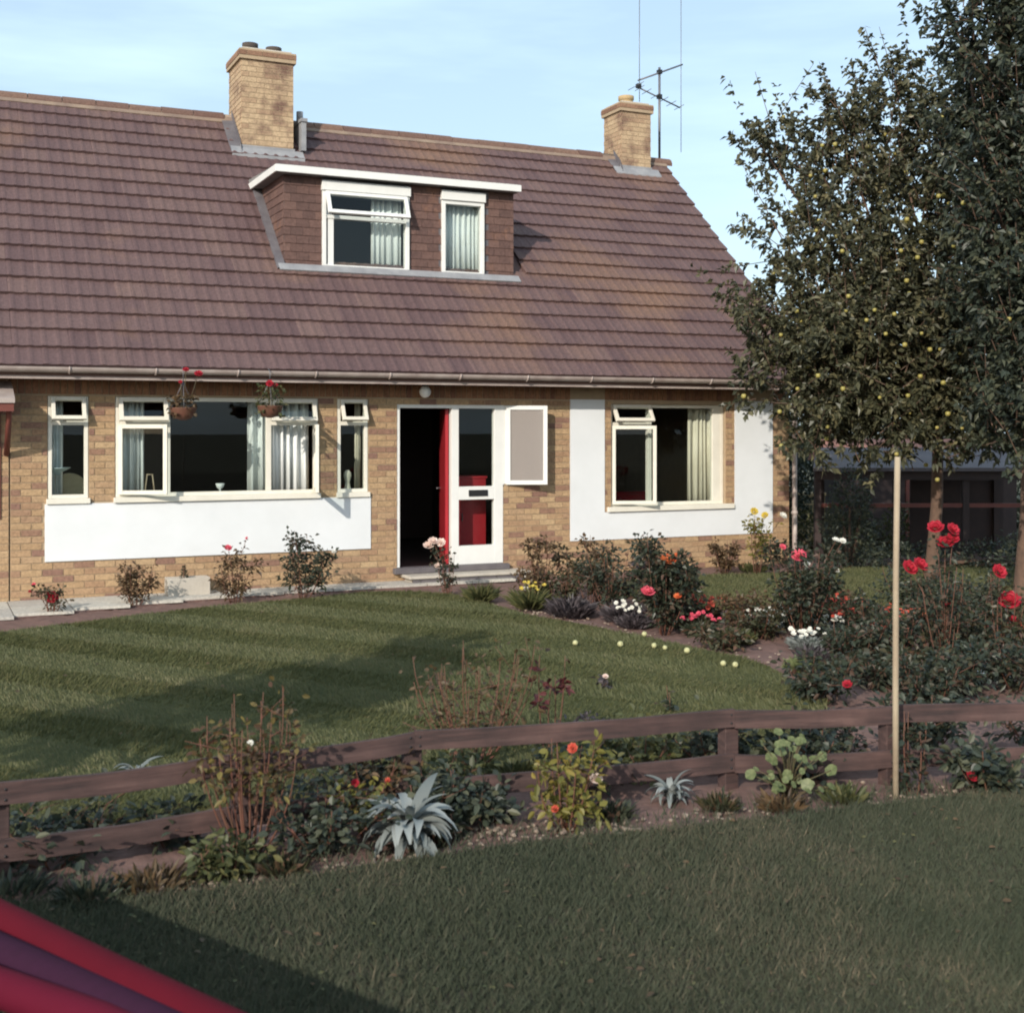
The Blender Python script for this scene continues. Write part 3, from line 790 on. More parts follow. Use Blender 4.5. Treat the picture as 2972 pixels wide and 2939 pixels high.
# --- chimneys
def chimney(x0, x1, y0, y1, z0, z1, pots, label):
    ch = MB().box(x0, x1, y0, y1, z0, z1 - .15).box(x0 - .035, x1 + .035, y0 - .035, y1 + .035, z1 - .149, z1 - .005).build('chimney', M['mortar'], house)
    ch['label'] = label
    z = z0 + .005; row = 0
    while z < z1 - .02:
        e = .037 if z > z1 - .155 else 0
        for (u0, u1, side) in ((x0 - e, x1 + e, 'f'), (y0 - e, y1 + e, 'l')):
            u = u0 + (0 if row % 2 else -.1125)
            while u < u1:
                a, b_ = max(u, u0 + .001), min(u + BL, u1 - .001)
                zt = min(z + BH, z1)
                if side == 'l' and zt < roofz(min(b_, 3.7)) - .06: u += .225; continue
                if b_ - a > .03:
                    me_ = unit_cap if e else unit_ch
                    if side == 'f': link('brick', me_, ch, (a, y0 - e + .001, z), (0, 0, 0), (b_ - a, 1, zt - z))
                    else: link('brick', me_, ch, (x0 - e + .001, b_, z), (0, 0, R(-90)), (b_ - a, 1, zt - z))
                u += .225
        z += .075; row += 1
    MB().box(x0 + .02, x1 - .02, y0 + .02, y1 - .02, z1 - .004, z1 + .03).build('flaunching', M['concrete'], ch)
    for (px, py, r_, h_, lip) in pots:
        p = MB().lathe([(r_ * 1.02, 0), (r_, .03), (r_ * .95, h_ * .55), (r_ * .98, h_ * .6)], (px, py, z1 + .02), 16).build('chimney_pot', M['clay'], ch)
        MB().lathe([(r_ * .9, h_ * .5), (r_ * 1.12, h_ * .62), (r_ * 1.12, h_), (r_ * .8, h_ * 1.02), (r_ * .7, h_ * .7)], (px, py, z1 + .02), 16).build('pot_rim', M[lip], ch)
    fz = roofz(y0)
    fl = MB().box(x0 - .02, x1 + .02, y0 - .018, y0 - .008, fz + .02, fz + .12)
    fl.add([(x0 - .16, y0 - .13, roofz(y0 - .13) + .085), (x1 + .14, y0 - .13, roofz(y0 - .13) + .085), (x1 + .14, y0 - .01, fz + .09), (x0 - .16, y0 - .01, fz + .09), (x0 - .16, y0 - .13, roofz(y0 - .13) + .03), (x1 + .14, y0 - .13, roofz(y0 - .13) + .03)], [(0, 1, 2, 3), (4, 5, 1, 0)])
    fl.build('chimney_flashing', M['lead'], ch)
    fl = MB(); yy = 3.7
    fl.add([(x0 - .17, y0 - .1, roofz(y0 - .1) + .085), (x0 - .012, y0 - .1, roofz(y0 - .1) + .09), (x0 - .012, yy, roofz(yy) + .09), (x0 - .17, yy, roofz(yy) + .085)], [(0, 1, 2, 3)])
    fl.add([(x0 - .012, y0 - .1, roofz(y0 - .1) + .09), (x0 - .012, yy, roofz(yy) + .09), (x0 - .012, yy, roofz(yy) + .2), (x0 - .012, y0, fz + .2)], [(0, 1, 2, 3)])
    fl.build('side_flashing', M['leadd'], ch)
    return ch
chimney(3.11, 3.87, 3.10, 3.90, 5.5, 7.40, ((3.33, 3.5, .105, .17, 'soot'), (3.68, 3.5, .105, .15, 'soot')), 'taller chimney with two pots above the dormer')
chimney(9.56, 10.13, 3.46, 4.05, 6.1, 7.40, ((9.82, 3.75, .12, .16, 'clay'),), 'smaller chimney at the gable end beside the aerial')
# party-wall upstand beside the tall chimney
up = MB().box(3.98, 4.05, 3.05, 4.2, 6.0, 6.42); up.box(3.965, 4.065, 3.03, 4.2, 6.421, 6.47); up.build('vent_pipe', M['lead'], house)
MB().tube([(4.02, 3.3, 6.47), (4.02, 3.3, 6.62)], .05, 10).build('vent_cowl', M['lead'], house)

# --- the neighbouring house: only its edge shows
nb = thing('neighbouring_house', 'edge of the adjoining brick house with a red-framed window', 'house', (0, 0, 0))
nx0 = -4.0
wn = (-.98, -.27, .95, 2.15)
NW = solid_grid(sorted({nx0, X0 - .012, wn[0], wn[1]}), sorted({-.1, 2.58, wn[2], wn[3]}), .004, .26, lambda x, z: not inside(x, z, [wn])).build('wall', M['mortar'], nb)
L = []; z = 0; row = 0
while z < 2.5:
    for p, q in cutrow(nx0, X0 - .015, z, z + BH, [wn]):
        x = nx0 + (0 if row % 2 else -.1125) + math.floor((p - nx0) / .225) * .225
        while x < q:
            a, b_ = max(x, p + .003), min(x + BL, q - .003)
            if b_ - a > .025: L.append((a, b_, z, z + BH))
            x += .225
    z += .075; row += 1
Ls = [q for q in L if q[0] > -.85]
for a, b_, c, d in Ls: link('brick', unit, NW, (a, .004, c), (0, 0, 0), (b_ - a, 1, d - c))
boxmass([q for q in L if q[0] <= -.85], -.003, .004, 'brick_courses', M['brick_mass'], NW)
M['redwood'] = mat('red_brown_paint', (.17, .05, .035), (.12, .035, .03), 6, .55)
f = frame(MB(), wn[0], wn[1], wn[2], wn[3], -.02, .06, .07); f.box(wn[0] + .07, wn[1] - .07, -.019, .059, 1.62, 1.68)
nw = f.build('window', M['redwood'], nb)
pane(nw, wn[0] + .07, wn[1] - .07, wn[2] + .07, 1.62, .02); pane(nw, wn[0] + .07, wn[1] - .07, 1.68, wn[3] - .07, .02)
MB().box(nx0, X0 - .02, 2.0, 2.1, .1, 2.5).build('room', M['inside'], nb)
nr = MB()
V = [rp(nx0, 0, -.04), rp(X0, 0, -.04), rp(X0, SLEN, -.04), rp(nx0, SLEN, -.04), rp(nx0, 0, .0), rp(X0, 0, .0), rp(X0, SLEN, .0), rp(nx0, SLEN, .0)]
nr.add(V, [(0, 3, 2, 1), (4, 5, 6, 7), (0, 1, 5, 4), (1, 2, 6, 5), (2, 3, 7, 6), (3, 0, 4, 7)])
nr.add([(nx0, 3.76, 6.5), (X0, 3.76, 6.5), (X0, 8.0, 2.6), (nx0, 8.0, 2.6)], [(0, 1, 2, 3)])
nro = nr.build('roof', M['tile_mass'], nb)
nt_ = [(X0 - (c + 1) * TW, r_ * GA) for r_ in range(NR) for c in range(12)]
tilemass(nt_, 'roof_tiles', nro)
for k in range(6): link('ridge_tile', rm, nro, (X0 - .452 * (k + 1), 3.76, 6.475), (0, 0, 0))
# small porch hood with bracket by the boundary
hd_ = MB()
hd_.add([(-1.3, -.62, 2.22), (-.16, -.62, 2.22), (-.16, -.02, 2.42), (-1.3, -.02, 2.42), (-1.3, -.62, 2.27), (-.16, -.62, 2.27), (-.16, -.02, 2.47), (-1.3, -.02, 2.47)],
        [(0, 3, 2, 1), (4, 5, 6, 7), (0, 1, 5, 4), (1, 2, 6, 5), (2, 3, 7, 6), (3, 0, 4, 7)])
hood = hd_.build('porch_hood', M['gutter'], nb)
MB().tube([(-.21, -.57, 2.20), (-.21, -.36, 1.95), (-.21, -.03, 1.66)], .03, 6).build('hood_bracket', M['redwood'], hood)
MB().box(-1.3, -.17, -.60, -.55, 2.13, 2.219).build('hood_beam', M['redwood'], hood)

# ------------------------------------------------------------------ TV aerial
ae = thing('tv_aerial', 'tall television aerial on its mast beside the gable chimney', 'aerial', (10.62, 3.98, 6.3))
MB().tube([(0, 0, 0), (0, 0, 1.93)], .022, 8).build('mast', M['alu'], ae)
MB().tube([(-.42, .02, 1.66), (.46, -.02, 2.03)], .015, 6).build('boom', M['alu'], ae)
MB().tube([(-.42, -.03, 1.28), (-.42, -.03, 3.1)], .007, 5).build('dipole', M['alu'], ae)
MB().tube([(.46, .03, .5), (.46, .03, 3.2)], .006, 5).build('reflector_rod', M['alu'], ae)
MB().tube([(-.46, .03, 1.56), (.44, .03, 1.28)], .013, 6).build('lower_boom', M['alu'], ae)
for k, xx in enumerate((-.46, -.38, -.24, -.06, .10, .26, .42)):
    zz = 1.56 - (xx + .46) * .311
    MB().tube([(xx - .02, -.16 - .12 * (k == 0), zz), (xx + .02, .22 + .1 * (k == 0), zz)], .006, 5).build('element', M['alu'], ae)
for q in ((0, 0, 1.85), (0, 0, 1.42), (-.42, 0, 1.56)): MB().box(q[0] - .035, q[0] + .035, -.04, .04, q[2] - .035, q[2] + .035).build('clamp', M['black'], ae)

# ------------------------------------------------------------------ things on and in the house
gl = thing('globe_lamp', 'round white globe lamp under the eaves above the front door', 'lamp', (4.66, -.20, 2.405))
MB().lathe([(.012, -.074), (.04, -.064), (.065, -.036), (.075, 0), (.065, .036), (.04, .064), (.03, .07)], n=18).build('globe', M['white2'], gl)
MB().lathe([(.03, .068), (.04, .075), (.04, .155)], n=12).build('fitting', M['black'], gl)

def curtain(label, x0, x1, y, z0, z1, m, folds, amp=.025, cat='curtain'):
    n = folds * 8; V = []; ph = random.uniform(0, 6)
    for dz in (0, 1):
        for k in range(n + 1):
            u = k / n; V.append((x0 + (x1 - x0) * u, y + amp * math.sin(u * folds * 6.283 + ph + 1.2 * math.sin(u * 9 + ph)) + amp * .5 * math.sin(u * folds * 10.3 + dz * 1.4 + ph * 2), z0 + (z1 - z0) * dz))
    F_ = [(k, k + 1, n + 2 + k, n + 1 + k) for k in range(n)]
    o = MB().add(V, F_, True).build('curtain', M[m])
    sm = o.modifiers.new('thickness', 'SOLIDIFY'); sm.thickness = .004
    return tag(o, label, cat)
curtain('grey curtain at the left of the slim window nearest the house edge', .27, .40, .17, 1.15, 2.28, 'curtain', 3)
curtain('pale curtain behind the left casement of the wide window', 1.0, 1.30, .17, 1.15, 2.27, 'curtain', 4)
curtain('broad white curtain at the right end of the wide window', 2.52, 3.27, .17, 1.15, 2.27, 'curtain', 7, .04)
curtain('narrow cream curtain edging the slim window beside the front door', 3.86, 3.93, .17, 1.15, 2.28, 'curtainc', 2)
curtain('cream curtain at the right side of the window by the U-shaped panel', 8.78, 9.20, .2, .9, 2.25, 'curtainc', 5, .03)
curtain('white curtain at the right of the larger dormer window', 4.42, 4.84, 1.2, 4.06, 5.03, 'curtain', 5, .02)
curtain('white curtain strip at the left of the larger dormer window', 3.74, 3.87, 1.2, 4.06, 5.03, 'curtain', 2, .02)
curtain('net curtain filling the narrow dormer window', 5.42, 5.97, 1.2, 4.06, 5.03, 'curtain', 8, .02, 'net curtain')

ch = thing('garden_chair', 'cream round-backed chair standing inside the slim left window', 'chair', (.50, .36, .15))
bk = []
for k in range(13):
    a = math.pi * k / 12; bk.append((.20 * math.cos(a), .10, 1.10 + .18 * math.sin(a)))
mb = MB()
for k in range(12):
    a, b_ = bk[k], bk[k + 1]
    mb.add([(a[0], .10, .5), (b_[0], .10, .5), (b_[0], .10, b_[2]), (a[0], .10, a[2]), (a[0], .13, .5), (b_[0], .13, .5), (b_[0], .13, b_[2]), (a[0], .13, a[2])],
           [(0, 1, 2, 3), (5, 4, 7, 6), (3, 2, 6, 7), (1, 0, 4, 5)])
M['cream'] = mat('cream_cloth', (.74, .66, .46), (.66, .58, .40), 20, .9, .3, 80)
mb.build('backrest', M['cream'], ch)
MB().box(-.22, .22, -.32, .12, .42, .48).build('seat', M['cream'], ch, bevel=.01)
for sx in (-.19, .19):
    for sy in (-.29, .08): MB().tube([(sx, sy, 0), (sx, sy, .42)], .017, 6).build('leg', M['cream'], ch)
MB().tube([(.10, -.10, .5), (.20, .0, 1.45)], .016, 6).build('arm', M['cream'], ch)
dsh = MB().lathe([(.03, 0), (.05, .01), (.06, .03), (.15, .075), (.16, .085), (.145, .085), (.05, .035)], n=18)
tag(dsh.build('bowl', mat('pale_blue_china', (.50, .60, .62), (.44, .55, .58), 5, .3), None, (.33, .19, 1.42)), 'pale blue bowl on a stand inside the slim left window', 'bowl')
MB().lathe([(.05, 0), (.04, .02), (.02, .04), (.018, .27), (.05, .285)], n=10).build('stand', M['curtainc'], None, (.33, .19, 1.131))
so_ = bpy.data.objects['stand']; so_.name = 'bowl_stand'; tag(so_, 'thin cream stand beneath the pale blue bowl', 'stand')
gob = MB().lathe([(.04, 0), (.035, .008), (.01, .02), (.01, .06), (.04, .085), (.055, .13), (.05, .132), (.03, .09)], n=14)
tag(gob.build('goblet', M['curtain'], None, (2.18, .16, 1.16)), 'small white goblet on the sill of the wide window', 'vase')
orn = MB().lathe([(.055, 0), (.05, .03), (.035, .08), (.03, .12), (.04, .16), (.05, .20), (.045, .24), (.02, .27)], n=14, sy=.8)
tag(orn.build('ornament', M['curtainc'], None, (3.76, .15, 1.16)), 'pale waisted ornament on the slim window sill by the door', 'ornament')
ea = thing('wooden_stand', 'little wooden A-shaped stand behind the left casement', 'stand', (1.36, .15, 1.15))
for s_ in (-1, 1): MB().tube([(s_ * .06, 0, 0), (s_ * .03, 0, .26)], .008, 5).build('leg', M['pole'], ea)
MB().tube([(-.04, 0, .26), (.04, 0, .26)], .008, 5).build('bar', M['pole'], ea)
# inside sills that carry the ornaments
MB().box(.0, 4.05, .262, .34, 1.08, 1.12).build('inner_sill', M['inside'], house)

rc = thing('added_red_block', 'added red block, cut off at the shade line, behind the glazed panel beside the front door', 'added_red_block', (5.27, .32, .14))  # added block standing in for sunlit red; its top imitates the shade line
MB().box(0, .45, 0, .4, 0, 1.15).build('body', M['red'], rc, bevel=.005)
MB().box(-.01, .46, -.012, .41, 1.151, 1.18).build('top', M['red'], rc)
MB().tube([(.1, -.02, .6), (.1, -.02, .7)], .008, 6).build('handle', M['alu'], rc)
ht_ = thing('hall_table', 'small dark table standing in the hall beyond the open door', 'table', (4.72, 1.9, .14))
MB().box(-.22, .22, -.2, .2, .82, .85).build('tabletop', M['floor_in'], ht_)
for sx in (-.2, .2):
    for sy in (-.18, .18): MB().box(sx - .015, sx + .015, sy - .015, sy + .015, 0, .819).build('leg', M['floor_in'], ht_)
vs = thing('vase_of_flowers', 'white flowers in a vase on the dark hall table', 'vase', (4.70, 1.85, .991))
MB().lathe([(.05, 0), (.06, .06), (.07, .12), (.04, .2), (.05, .22)], n=12).build('vase', M['white2'], vs)
ac = thing('armchair', 'red armchair showing low inside the right-hand window', 'armchair', (8.55, 1.3, .14))
MB().box(-.38, .38, -.35, .35, .05, .40).build('seat', M['red'], ac, bevel=.04)
MB().box(-.40, .40, .20, .40, .401, .86).build('backrest', M['red'], ac, bevel=.05)
for s_ in (-1, 1): MB().box(s_ * .44 - .07, s_ * .44 + .07, -.35, .38, .0, .58).build('arm', M['red'], ac, bevel=.03)

# ------------------------------------------------------------------ flowers and plants
def petals(rings, name, m):
    """rings: (count, base radius, length, width, tilt from vertical, start z)"""
    V = []; F_ = []; rn = []
    for (n, r0, L_, w_, tl, z0) in rings:
        for k in range(n):
            a = 2 * math.pi * (k + random.random() * .3) / n + r0 * 40
            d = np.array([math.cos(a) * math.sin(tl), math.sin(a) * math.sin(tl), math.cos(tl)])
            s_ = np.array([-math.sin(a), math.cos(a), 0]); b0 = np.array([math.cos(a) * r0, math.sin(a) * r0, z0])
            o = len(V); inw = np.array([-math.cos(a), -math.sin(a), 0])
            V += [b0 - s_ * w_ * .25, b0 + s_ * w_ * .25, b0 + d * L_ * .6 + s_ * w_ * .5 - inw * w_ * .1, b0 + d * L_ + inw * w_ * .08, b0 + d * L_ * .6 - s_ * w_ * .5 - inw * w_ * .1]
            F_ += [(o, o + 1, o + 2), (o, o + 2, o + 4), (o + 4, o + 2, o + 3)]; q = random.random(); rn += [q] * 3
    return npmesh(name, np.array(V), np.array(F_), m, rn)
ROSE = [(5, .12, .8, .8, .25, -.3), (7, .28, .95, .8, .7, -.35), (8, .32, 1.0, .8, 1.15, -.4)]
DAISY = [(6, .1, .95, .75, 1.2, 0), (5, .05, .6, .6, .7, .05)]
FM = {k: petals(ROSE, 'rose_bloom', M['f_' + k]) for k in ('red', 'pink', 'pale', 'orange', 'white', 'yellow', 'coral')}
DM = {k: petals(DAISY, 'bloom', M['f_' + k]) for k in ('red', 'pink', 'white', 'yellow', 'coral', 'orange')}
TOCAM = np.array([-.35, -.9, .25])

def flower(par, kind, p, r, mesh=None):
    return link('flower', (mesh or FM)[kind], par, p, (R(random.uniform(25, 60)), 0, R(random.uniform(-50, 10))), (r, r, r))

for k in range(7):
    a = k * 2.4; q = (math.cos(a) * .05 * (k % 3), math.sin(a) * .05 * (k % 3), .27 + .05 * (k % 4))
    MB().tube([(0, 0, .2), q], .004, 4).build('stem', M['stemg'], vs); flower(vs, 'white', q, .035)
def bush(name, label, cat, x, y, h, wd, leaf, flowers=(), ns=6, nl=240, ls=.045, low=.25, group=None, stem='stem', fine=False, spread=.36, z0=0.0, sr=.0048, fmesh=None, curve=.25):
    nl = int(nl * 1.9); ls *= 1.18
    root = thing(name, label, cat, (x, y, z0), group)
    mb = MB(); P = []; Dv = []
    paths = []
    for k in range(ns):
        a = 2 * math.pi * (k + random.random()) / ns; r_ = wd / 2 * random.uniform(.35, .95); hh = h * random.uniform(.62, 1.0)
        tip = Vector((math.cos(a) * r_, math.sin(a) * r_, hh)); b0 = Vector((math.cos(a) * .03, math.sin(a) * .03, -.03))
        mid = b0.lerp(tip, .5) + Vector((math.cos(a), math.sin(a), 0)) * r_ * curve + Vector((random.uniform(-1, 1), random.uniform(-1, 1), 0)) * .03
        pts = [b0.lerp(mid, t_) * (1 - t_) + mid.lerp(tip, t_) * t_ for t_ in np.linspace(0, 1, 7)]
        mb.tube(pts, [sr * (1.25 - .8 * i / 6) for i in range(7)], 5); paths.append(pts)
        for q in range(2):
            i = random.randint(2, 5); e = pts[i] + Vector((random.gauss(0, 1), random.gauss(0, 1), random.uniform(.3, 1.3))) * wd * .16
            mb.tube([pts[i], e], [sr * .6, sr * .3], 4); paths.append([pts[i].lerp(e, t_) for t_ in np.linspace(0, 1, 7)])
    for fx, fy, fz, fr, kind in flowers:
        e = Vector((fx - x, fy - y, fz - z0)); m_ = Vector((e.x * .35, e.y * .35, e.z * .6))
        mb.tube([(0, 0, 0), m_, e - Vector((0, 0, fr * .3))], [sr, sr * .7, sr * .5], 5)
        flower(root, kind, e, fr, fmesh)
        paths.append([m_.lerp(e, t_) for t_ in np.linspace(0, .85, 7)])
    mb.build('stem', M[stem], root)
    for k in range(nl):
        pts = random.choice(paths); i = random.uniform(0, 5.99); p = pts[int(i)].lerp(pts[int(i) + 1], i % 1)
        if p.z < h * low: continue
        d = Vector((random.gauss(0, 1), random.gauss(0, 1), random.gauss(.15, .6))).normalized()
        o = d * random.uniform(0, wd * spread * .5)
        P.append(p + o); Dv.append(d)
    if P: leafobj('foliage', [tuple(q) for q in P], [tuple(q) for q in Dv], ls, ls * .62, M[leaf], root, fine=fine)
    return root

def clump(name, label, cat, x, y, h, wd, leaf, n=160, lw=.012, flowers=None, group=None, fine=False, ll=None, fr=.02, nf=8, fmesh=None):
    """mound of narrow leaves springing from the base, with flower heads on top"""
    root = thing(name, label, cat, (x, y, 0), group)
    a = rng.uniform(0, 6.28, n); r_ = np.sqrt(rng.uniform(0, 1, n)) * wd * .42; t_ = r_ / (wd * .42)
    P = np.stack([np.cos(a) * r_ * .6, np.sin(a) * r_ * .6, rng.uniform(0, .35, n) * h * (1 - .5 * t_)], 1)
    D = np.stack([np.cos(a) * t_ * .9 + rng.normal(size=n) * .25, np.sin(a) * t_ * .9 + rng.normal(size=n) * .25, np.full(n, .9)], 1)
    L_ = (ll or h * .8) * np.ones(n)
    leafobj('foliage', P, D, L_, lw, M[leaf], root, fine=fine, droop=.2)
    if flowers:
        for k in range(nf):
            aa = random.uniform(0, 6.28); rr = math.sqrt(random.random()) * wd * .42
            flower(root, flowers, (math.cos(aa) * rr, math.sin(aa) * rr, h * random.uniform(.75, 1.02) * (1 - .3 * rr / wd)), fr * random.uniform(.7, 1.2), fmesh or DM)
    return root

# roses and shrubs in the strip by the path
bush('rose_bush', 'low rose with one big red bloom at the left end of the path', 'rose', .16, -1.03, .30, .30, 'roseleaf', [(.17, -1.03, .19, .061, 'red'), (-.03, -.94, .25, .022, 'red'), (0, -.95, .32, .022, 'pink')], 5, 130, .045)
bush('shrub', 'bronze twiggy shrub before the left part of the long white panel', 'shrub', 1.07, -.70, .50, .46, 'brownleaf', (), 8, 380, .042, .12)
bush('rose_bush', 'bronze-leaved rose with one pink-red bloom against the long white panel', 'rose', 2.11, -.90, .58, .42, 'brownleaf', [(2.05, -.87, .62, .041, 'pink'), (2.25, -.9, .72, .015, 'pink')], 6, 330, .045, .15)
bush('rose_bush', 'dark bushy rose topping the right end of the long white panel', 'rose', 2.87, -1.05, .80, .60, 'roseleafd', [(3.21, -1.1, .55, .03, 'white')], 8, 560, .05, .12)
bush('rose_bush', 'slender rose with pale pink blooms in front of the open door', 'rose', 4.48, -1.40, .62, .30, 'roseleafd', [(4.28, -1.30, .60, .058, 'pale'), (4.33, -1.33, .65, .058, 'pale'), (4.41, -1.36, .63, .050, 'pale'), (4.38, -1.35, .36, .043, 'pale')], 5, 190, .042, .1, spread=.25)
# the bed that runs from the step to the right
clump('bedding_plant', 'rounded green tuft at the corner of the lawn by the step', 'plant', 4.62, -2.05, .26, .40, 'midleaf', 420, .012)
clump('bedding_plant', 'yellow-flowered clump beside the green tuft near the step', 'plant', 4.85, -2.85, .32, .44, 'midleaf', 320, .014, 'yellow', nf=12, fr=.024)
bush('rose_bush', 'tall thin rose against the brick between door and U-shaped panel', 'rose', 5.26, -2.26, .82, .42, 'brownleaf', (), 6, 300, .048, .15)
clump('bedding_plant', 'wide purplish dark mound behind the lawn edge', 'plant', 5.02, -3.45, .40, .75, 'purpleleaf', 620, .03, ll=.16, fine=False)
clump('bedding_plant', 'second purplish mound, nearer the dark orange-flowered rose', 'plant', 5.35, -3.95, .36, .60, 'purpleleaf', 460, .03, ll=.15)
clump('bedding_plant', 'small white-flowered tuft between green tuft and yellow clump', 'plant', 5.1, -2.4, .22, .3, 'roseleafd', 140, .02, 'white', nf=9, fr=.03)
bush('rose_bush', 'bronze rose below the corner of the U-shaped white panel', 'rose', 5.86, -2.53, .76, .46, 'brownleaf', (), 7, 420, .05, .15)
bush('rose_bush', 'wispy rose between the two bronze roses', 'rose', 5.55, -2.9, .56, .36, 'roseleaf', (), 5, 170, .045, .2)
bush('rose_bush', 'biggest dark rose with an orange and a pink bloom below the right window', 'rose', 5.32, -4.80, 1.0, .62, 'roseleafd', [(5.27, -4.95, .73, .068, 'orange'), (5.08, -4.9, .44, .062, 'pink'), (5.34, -5.0, .39, .036, 'orange'), (5.45, -4.8, .75, .02, 'orange')], 9, 1150, .052, .06)
bush('rose_bush', 'dark leafy rose crowding behind the biggest rose', 'rose', 5.75, -4.1, .62, .55, 'roseleafd', (), 7, 480, .05, .1)
bush('shrub', 'dark upright shrub against the brick under the right window', 'shrub', 8.75, -.75, .48, .36, 'brownleaf', (), 7, 420, .045, .05)
clump('bedding_plant', 'low green plants at the wall foot beside the dark upright shrub', 'plant', 9.15, -.85, .2, .6, 'midleaf', 260, .03, ll=.12)
bush('rose_bush', 'yellow-cream rose in front of the white strip right of the window', 'rose', 9.0, -1.14, .86, .40, 'yellowleaf', [(8.92, -1.2, .86, .05, 'yellow'), (9.12, -1.15, .80, .045, 'yellow'), (9.5, -1.05, .78, .05, 'white')], 6, 230, .055, .3)
bush('rose_bush', 'tall dark rose with a bright pink bloom before the downpipe', 'rose', 6.22, -5.73, .92, .72, 'roseleafd', [(6.12, -5.80, .81, .064, 'pink'), (6.02, -5.7, .88, .029, 'pink'), (6.25, -5.75, .72, .027, 'white'), (6.49, -5.86, .94, .034, 'white'), (6.55, -5.88, .93, .030, 'white'), (6.5, -5.86, .66, .024, 'white')], 10, 900, .052, .06)
bush('rose_bush', 'loose stand of tall roses with red blooms right of the pale pole', 'rose', 6.24, -7.48, 1.0, .55, 'roseleafd', [(6.18, -7.45, 1.18, .06, 'red'), (6.31, -7.51, 1.16, .052, 'red'), (6.25, -7.48, 1.06, .066, 'red'), (6.31, -7.50, 1.09, .048, 'red'), (6.0, -7.37, .86, .06, 'red'), (6.08, -7.40, .885, .058, 'red'), (6.28, -7.49, .56, .028, 'red')], 7, 300, .05, .2)
bush('rose_bush', 'rose with red blooms at the right edge of the picture', 'rose', 6.91, -7.42, .75, .40, 'roseleaf', [(6.90, -7.41, .79, .058, 'red'), (6.97, -7.44, .56, .085, 'red'), (7.0, -7.46, .40, .038, 'red')], 5, 170, .05, .2)
beds = [
 (5.78, -4.61, .20, .42, 'roseleaf', 'coral', 'coral-flowered bedding plant at the foot of the biggest rose'),
 (5.60, -4.98, .16, .36, 'roseleafd', 'pink', 'pink-flowered bedding plant on the lawn edge by the biggest rose'),
 (5.62, -5.55, .17, .42, 'midleaf', None, 'grassy green tuft on the lawn edge right of the biggest rose'),
 (6.12, -4.27, .2, .40, 'roseleaf', 'coral', 'coral-flowered bedding plant beyond the biggest rose by the side lawn'),
 (6.20, -5.16, .17, .40, 'silver', 'white', 'white-leaved plant left of the tall dark rose'),
 (6.53, -4.95, .15, .34, 'roseleafd', 'white', 'white-flowered plant behind the tall dark rose'),
 (6.00, -6.05, .14, .34, 'silver', 'white', 'white-leaved plant at the foot of the tall dark rose'),
 (6.60, -5.55, .15, .34, 'silver', 'white', 'white-leaved plant right of the tall dark rose'),
 (7.43, -4.80, .20, .42, 'roseleaf', 'coral', 'coral red plant at the edge of the side lawn'),
 (7.05, -5.15, .22, .42, 'roseleaf', 'coral', 'fullest coral red plant left of the pale pole'),
 (6.85, -5.65, .20, .40, 'roseleafd', 'coral', 'coral red plant in the middle of the bed left of the pole'),
 (7.20, -5.76, .22, .42, 'roseleaf', 'coral', 'coral red plant directly behind the pale pole'),
 (6.69, -6.30, .18, .40, 'roseleafd', 'coral', 'coral red plant nearest the fence by the pole'),
 (7.60, -5.90, .18, .45, 'brownleaf', 'orange', 'orange-flowered plant just right of the pole'),
 (7.41, -6.68, .2, .55, 'midleaf', None, 'grey-green mound right of the pole beyond the fence'),
 (6.34, -6.55, .15, .40, 'roseleafd', 'red', 'dark bedding plant with red dots left of the pole'),
 (5.69, -6.59, .13, .42, 'purpleleaf', None, 'purplish low plant at the lawn corner'),
 (5.55, -7.15, .17, .5, 'roseleafd', None, 'dark leafy mound at the far side of the fence'),
 (5.30, -6.9, .1, .26, 'limeleaf', None, 'small yellow-green tuft on the lawn corner'),
 (6.9, -4.4, .2, .44, 'brownleaf', None, 'feathery brown-green plant by the side lawn'),
 (7.9, -6.5, .14, .4, 'roseleaf', 'coral', 'coral red plant furthest right beyond the fence'),
 (5.25, -4.35, .2, .4, 'purpleleaf', 'white', 'purplish plant with white flowers left of the biggest rose'),
]
for x, y, h, wd, lf, fk, lab in beds:
    clump('bedding_plant', lab, 'plant', x, y, h * 1.35, wd * 1.3, lf, 460, .03, fk, nf=17, fr=.026, ll=.11, group='bedding plants in the right-hand bed')
bush('rose_bush', 'dark spreading rose just beyond the fence left of the pole', 'rose', 4.72, -7.85, .34, .62, 'roseleafd', [(4.36, -8.6, .30, .03, 'red')], 8, 420, .05, .05, fine=True)
bush('shrub', 'low rounded dark green shrub beyond the fence right of the pole', 'shrub', 5.80, -8.05, .36, .62, 'darkleaf', (), 9, 700, .045, .05, fine=True)
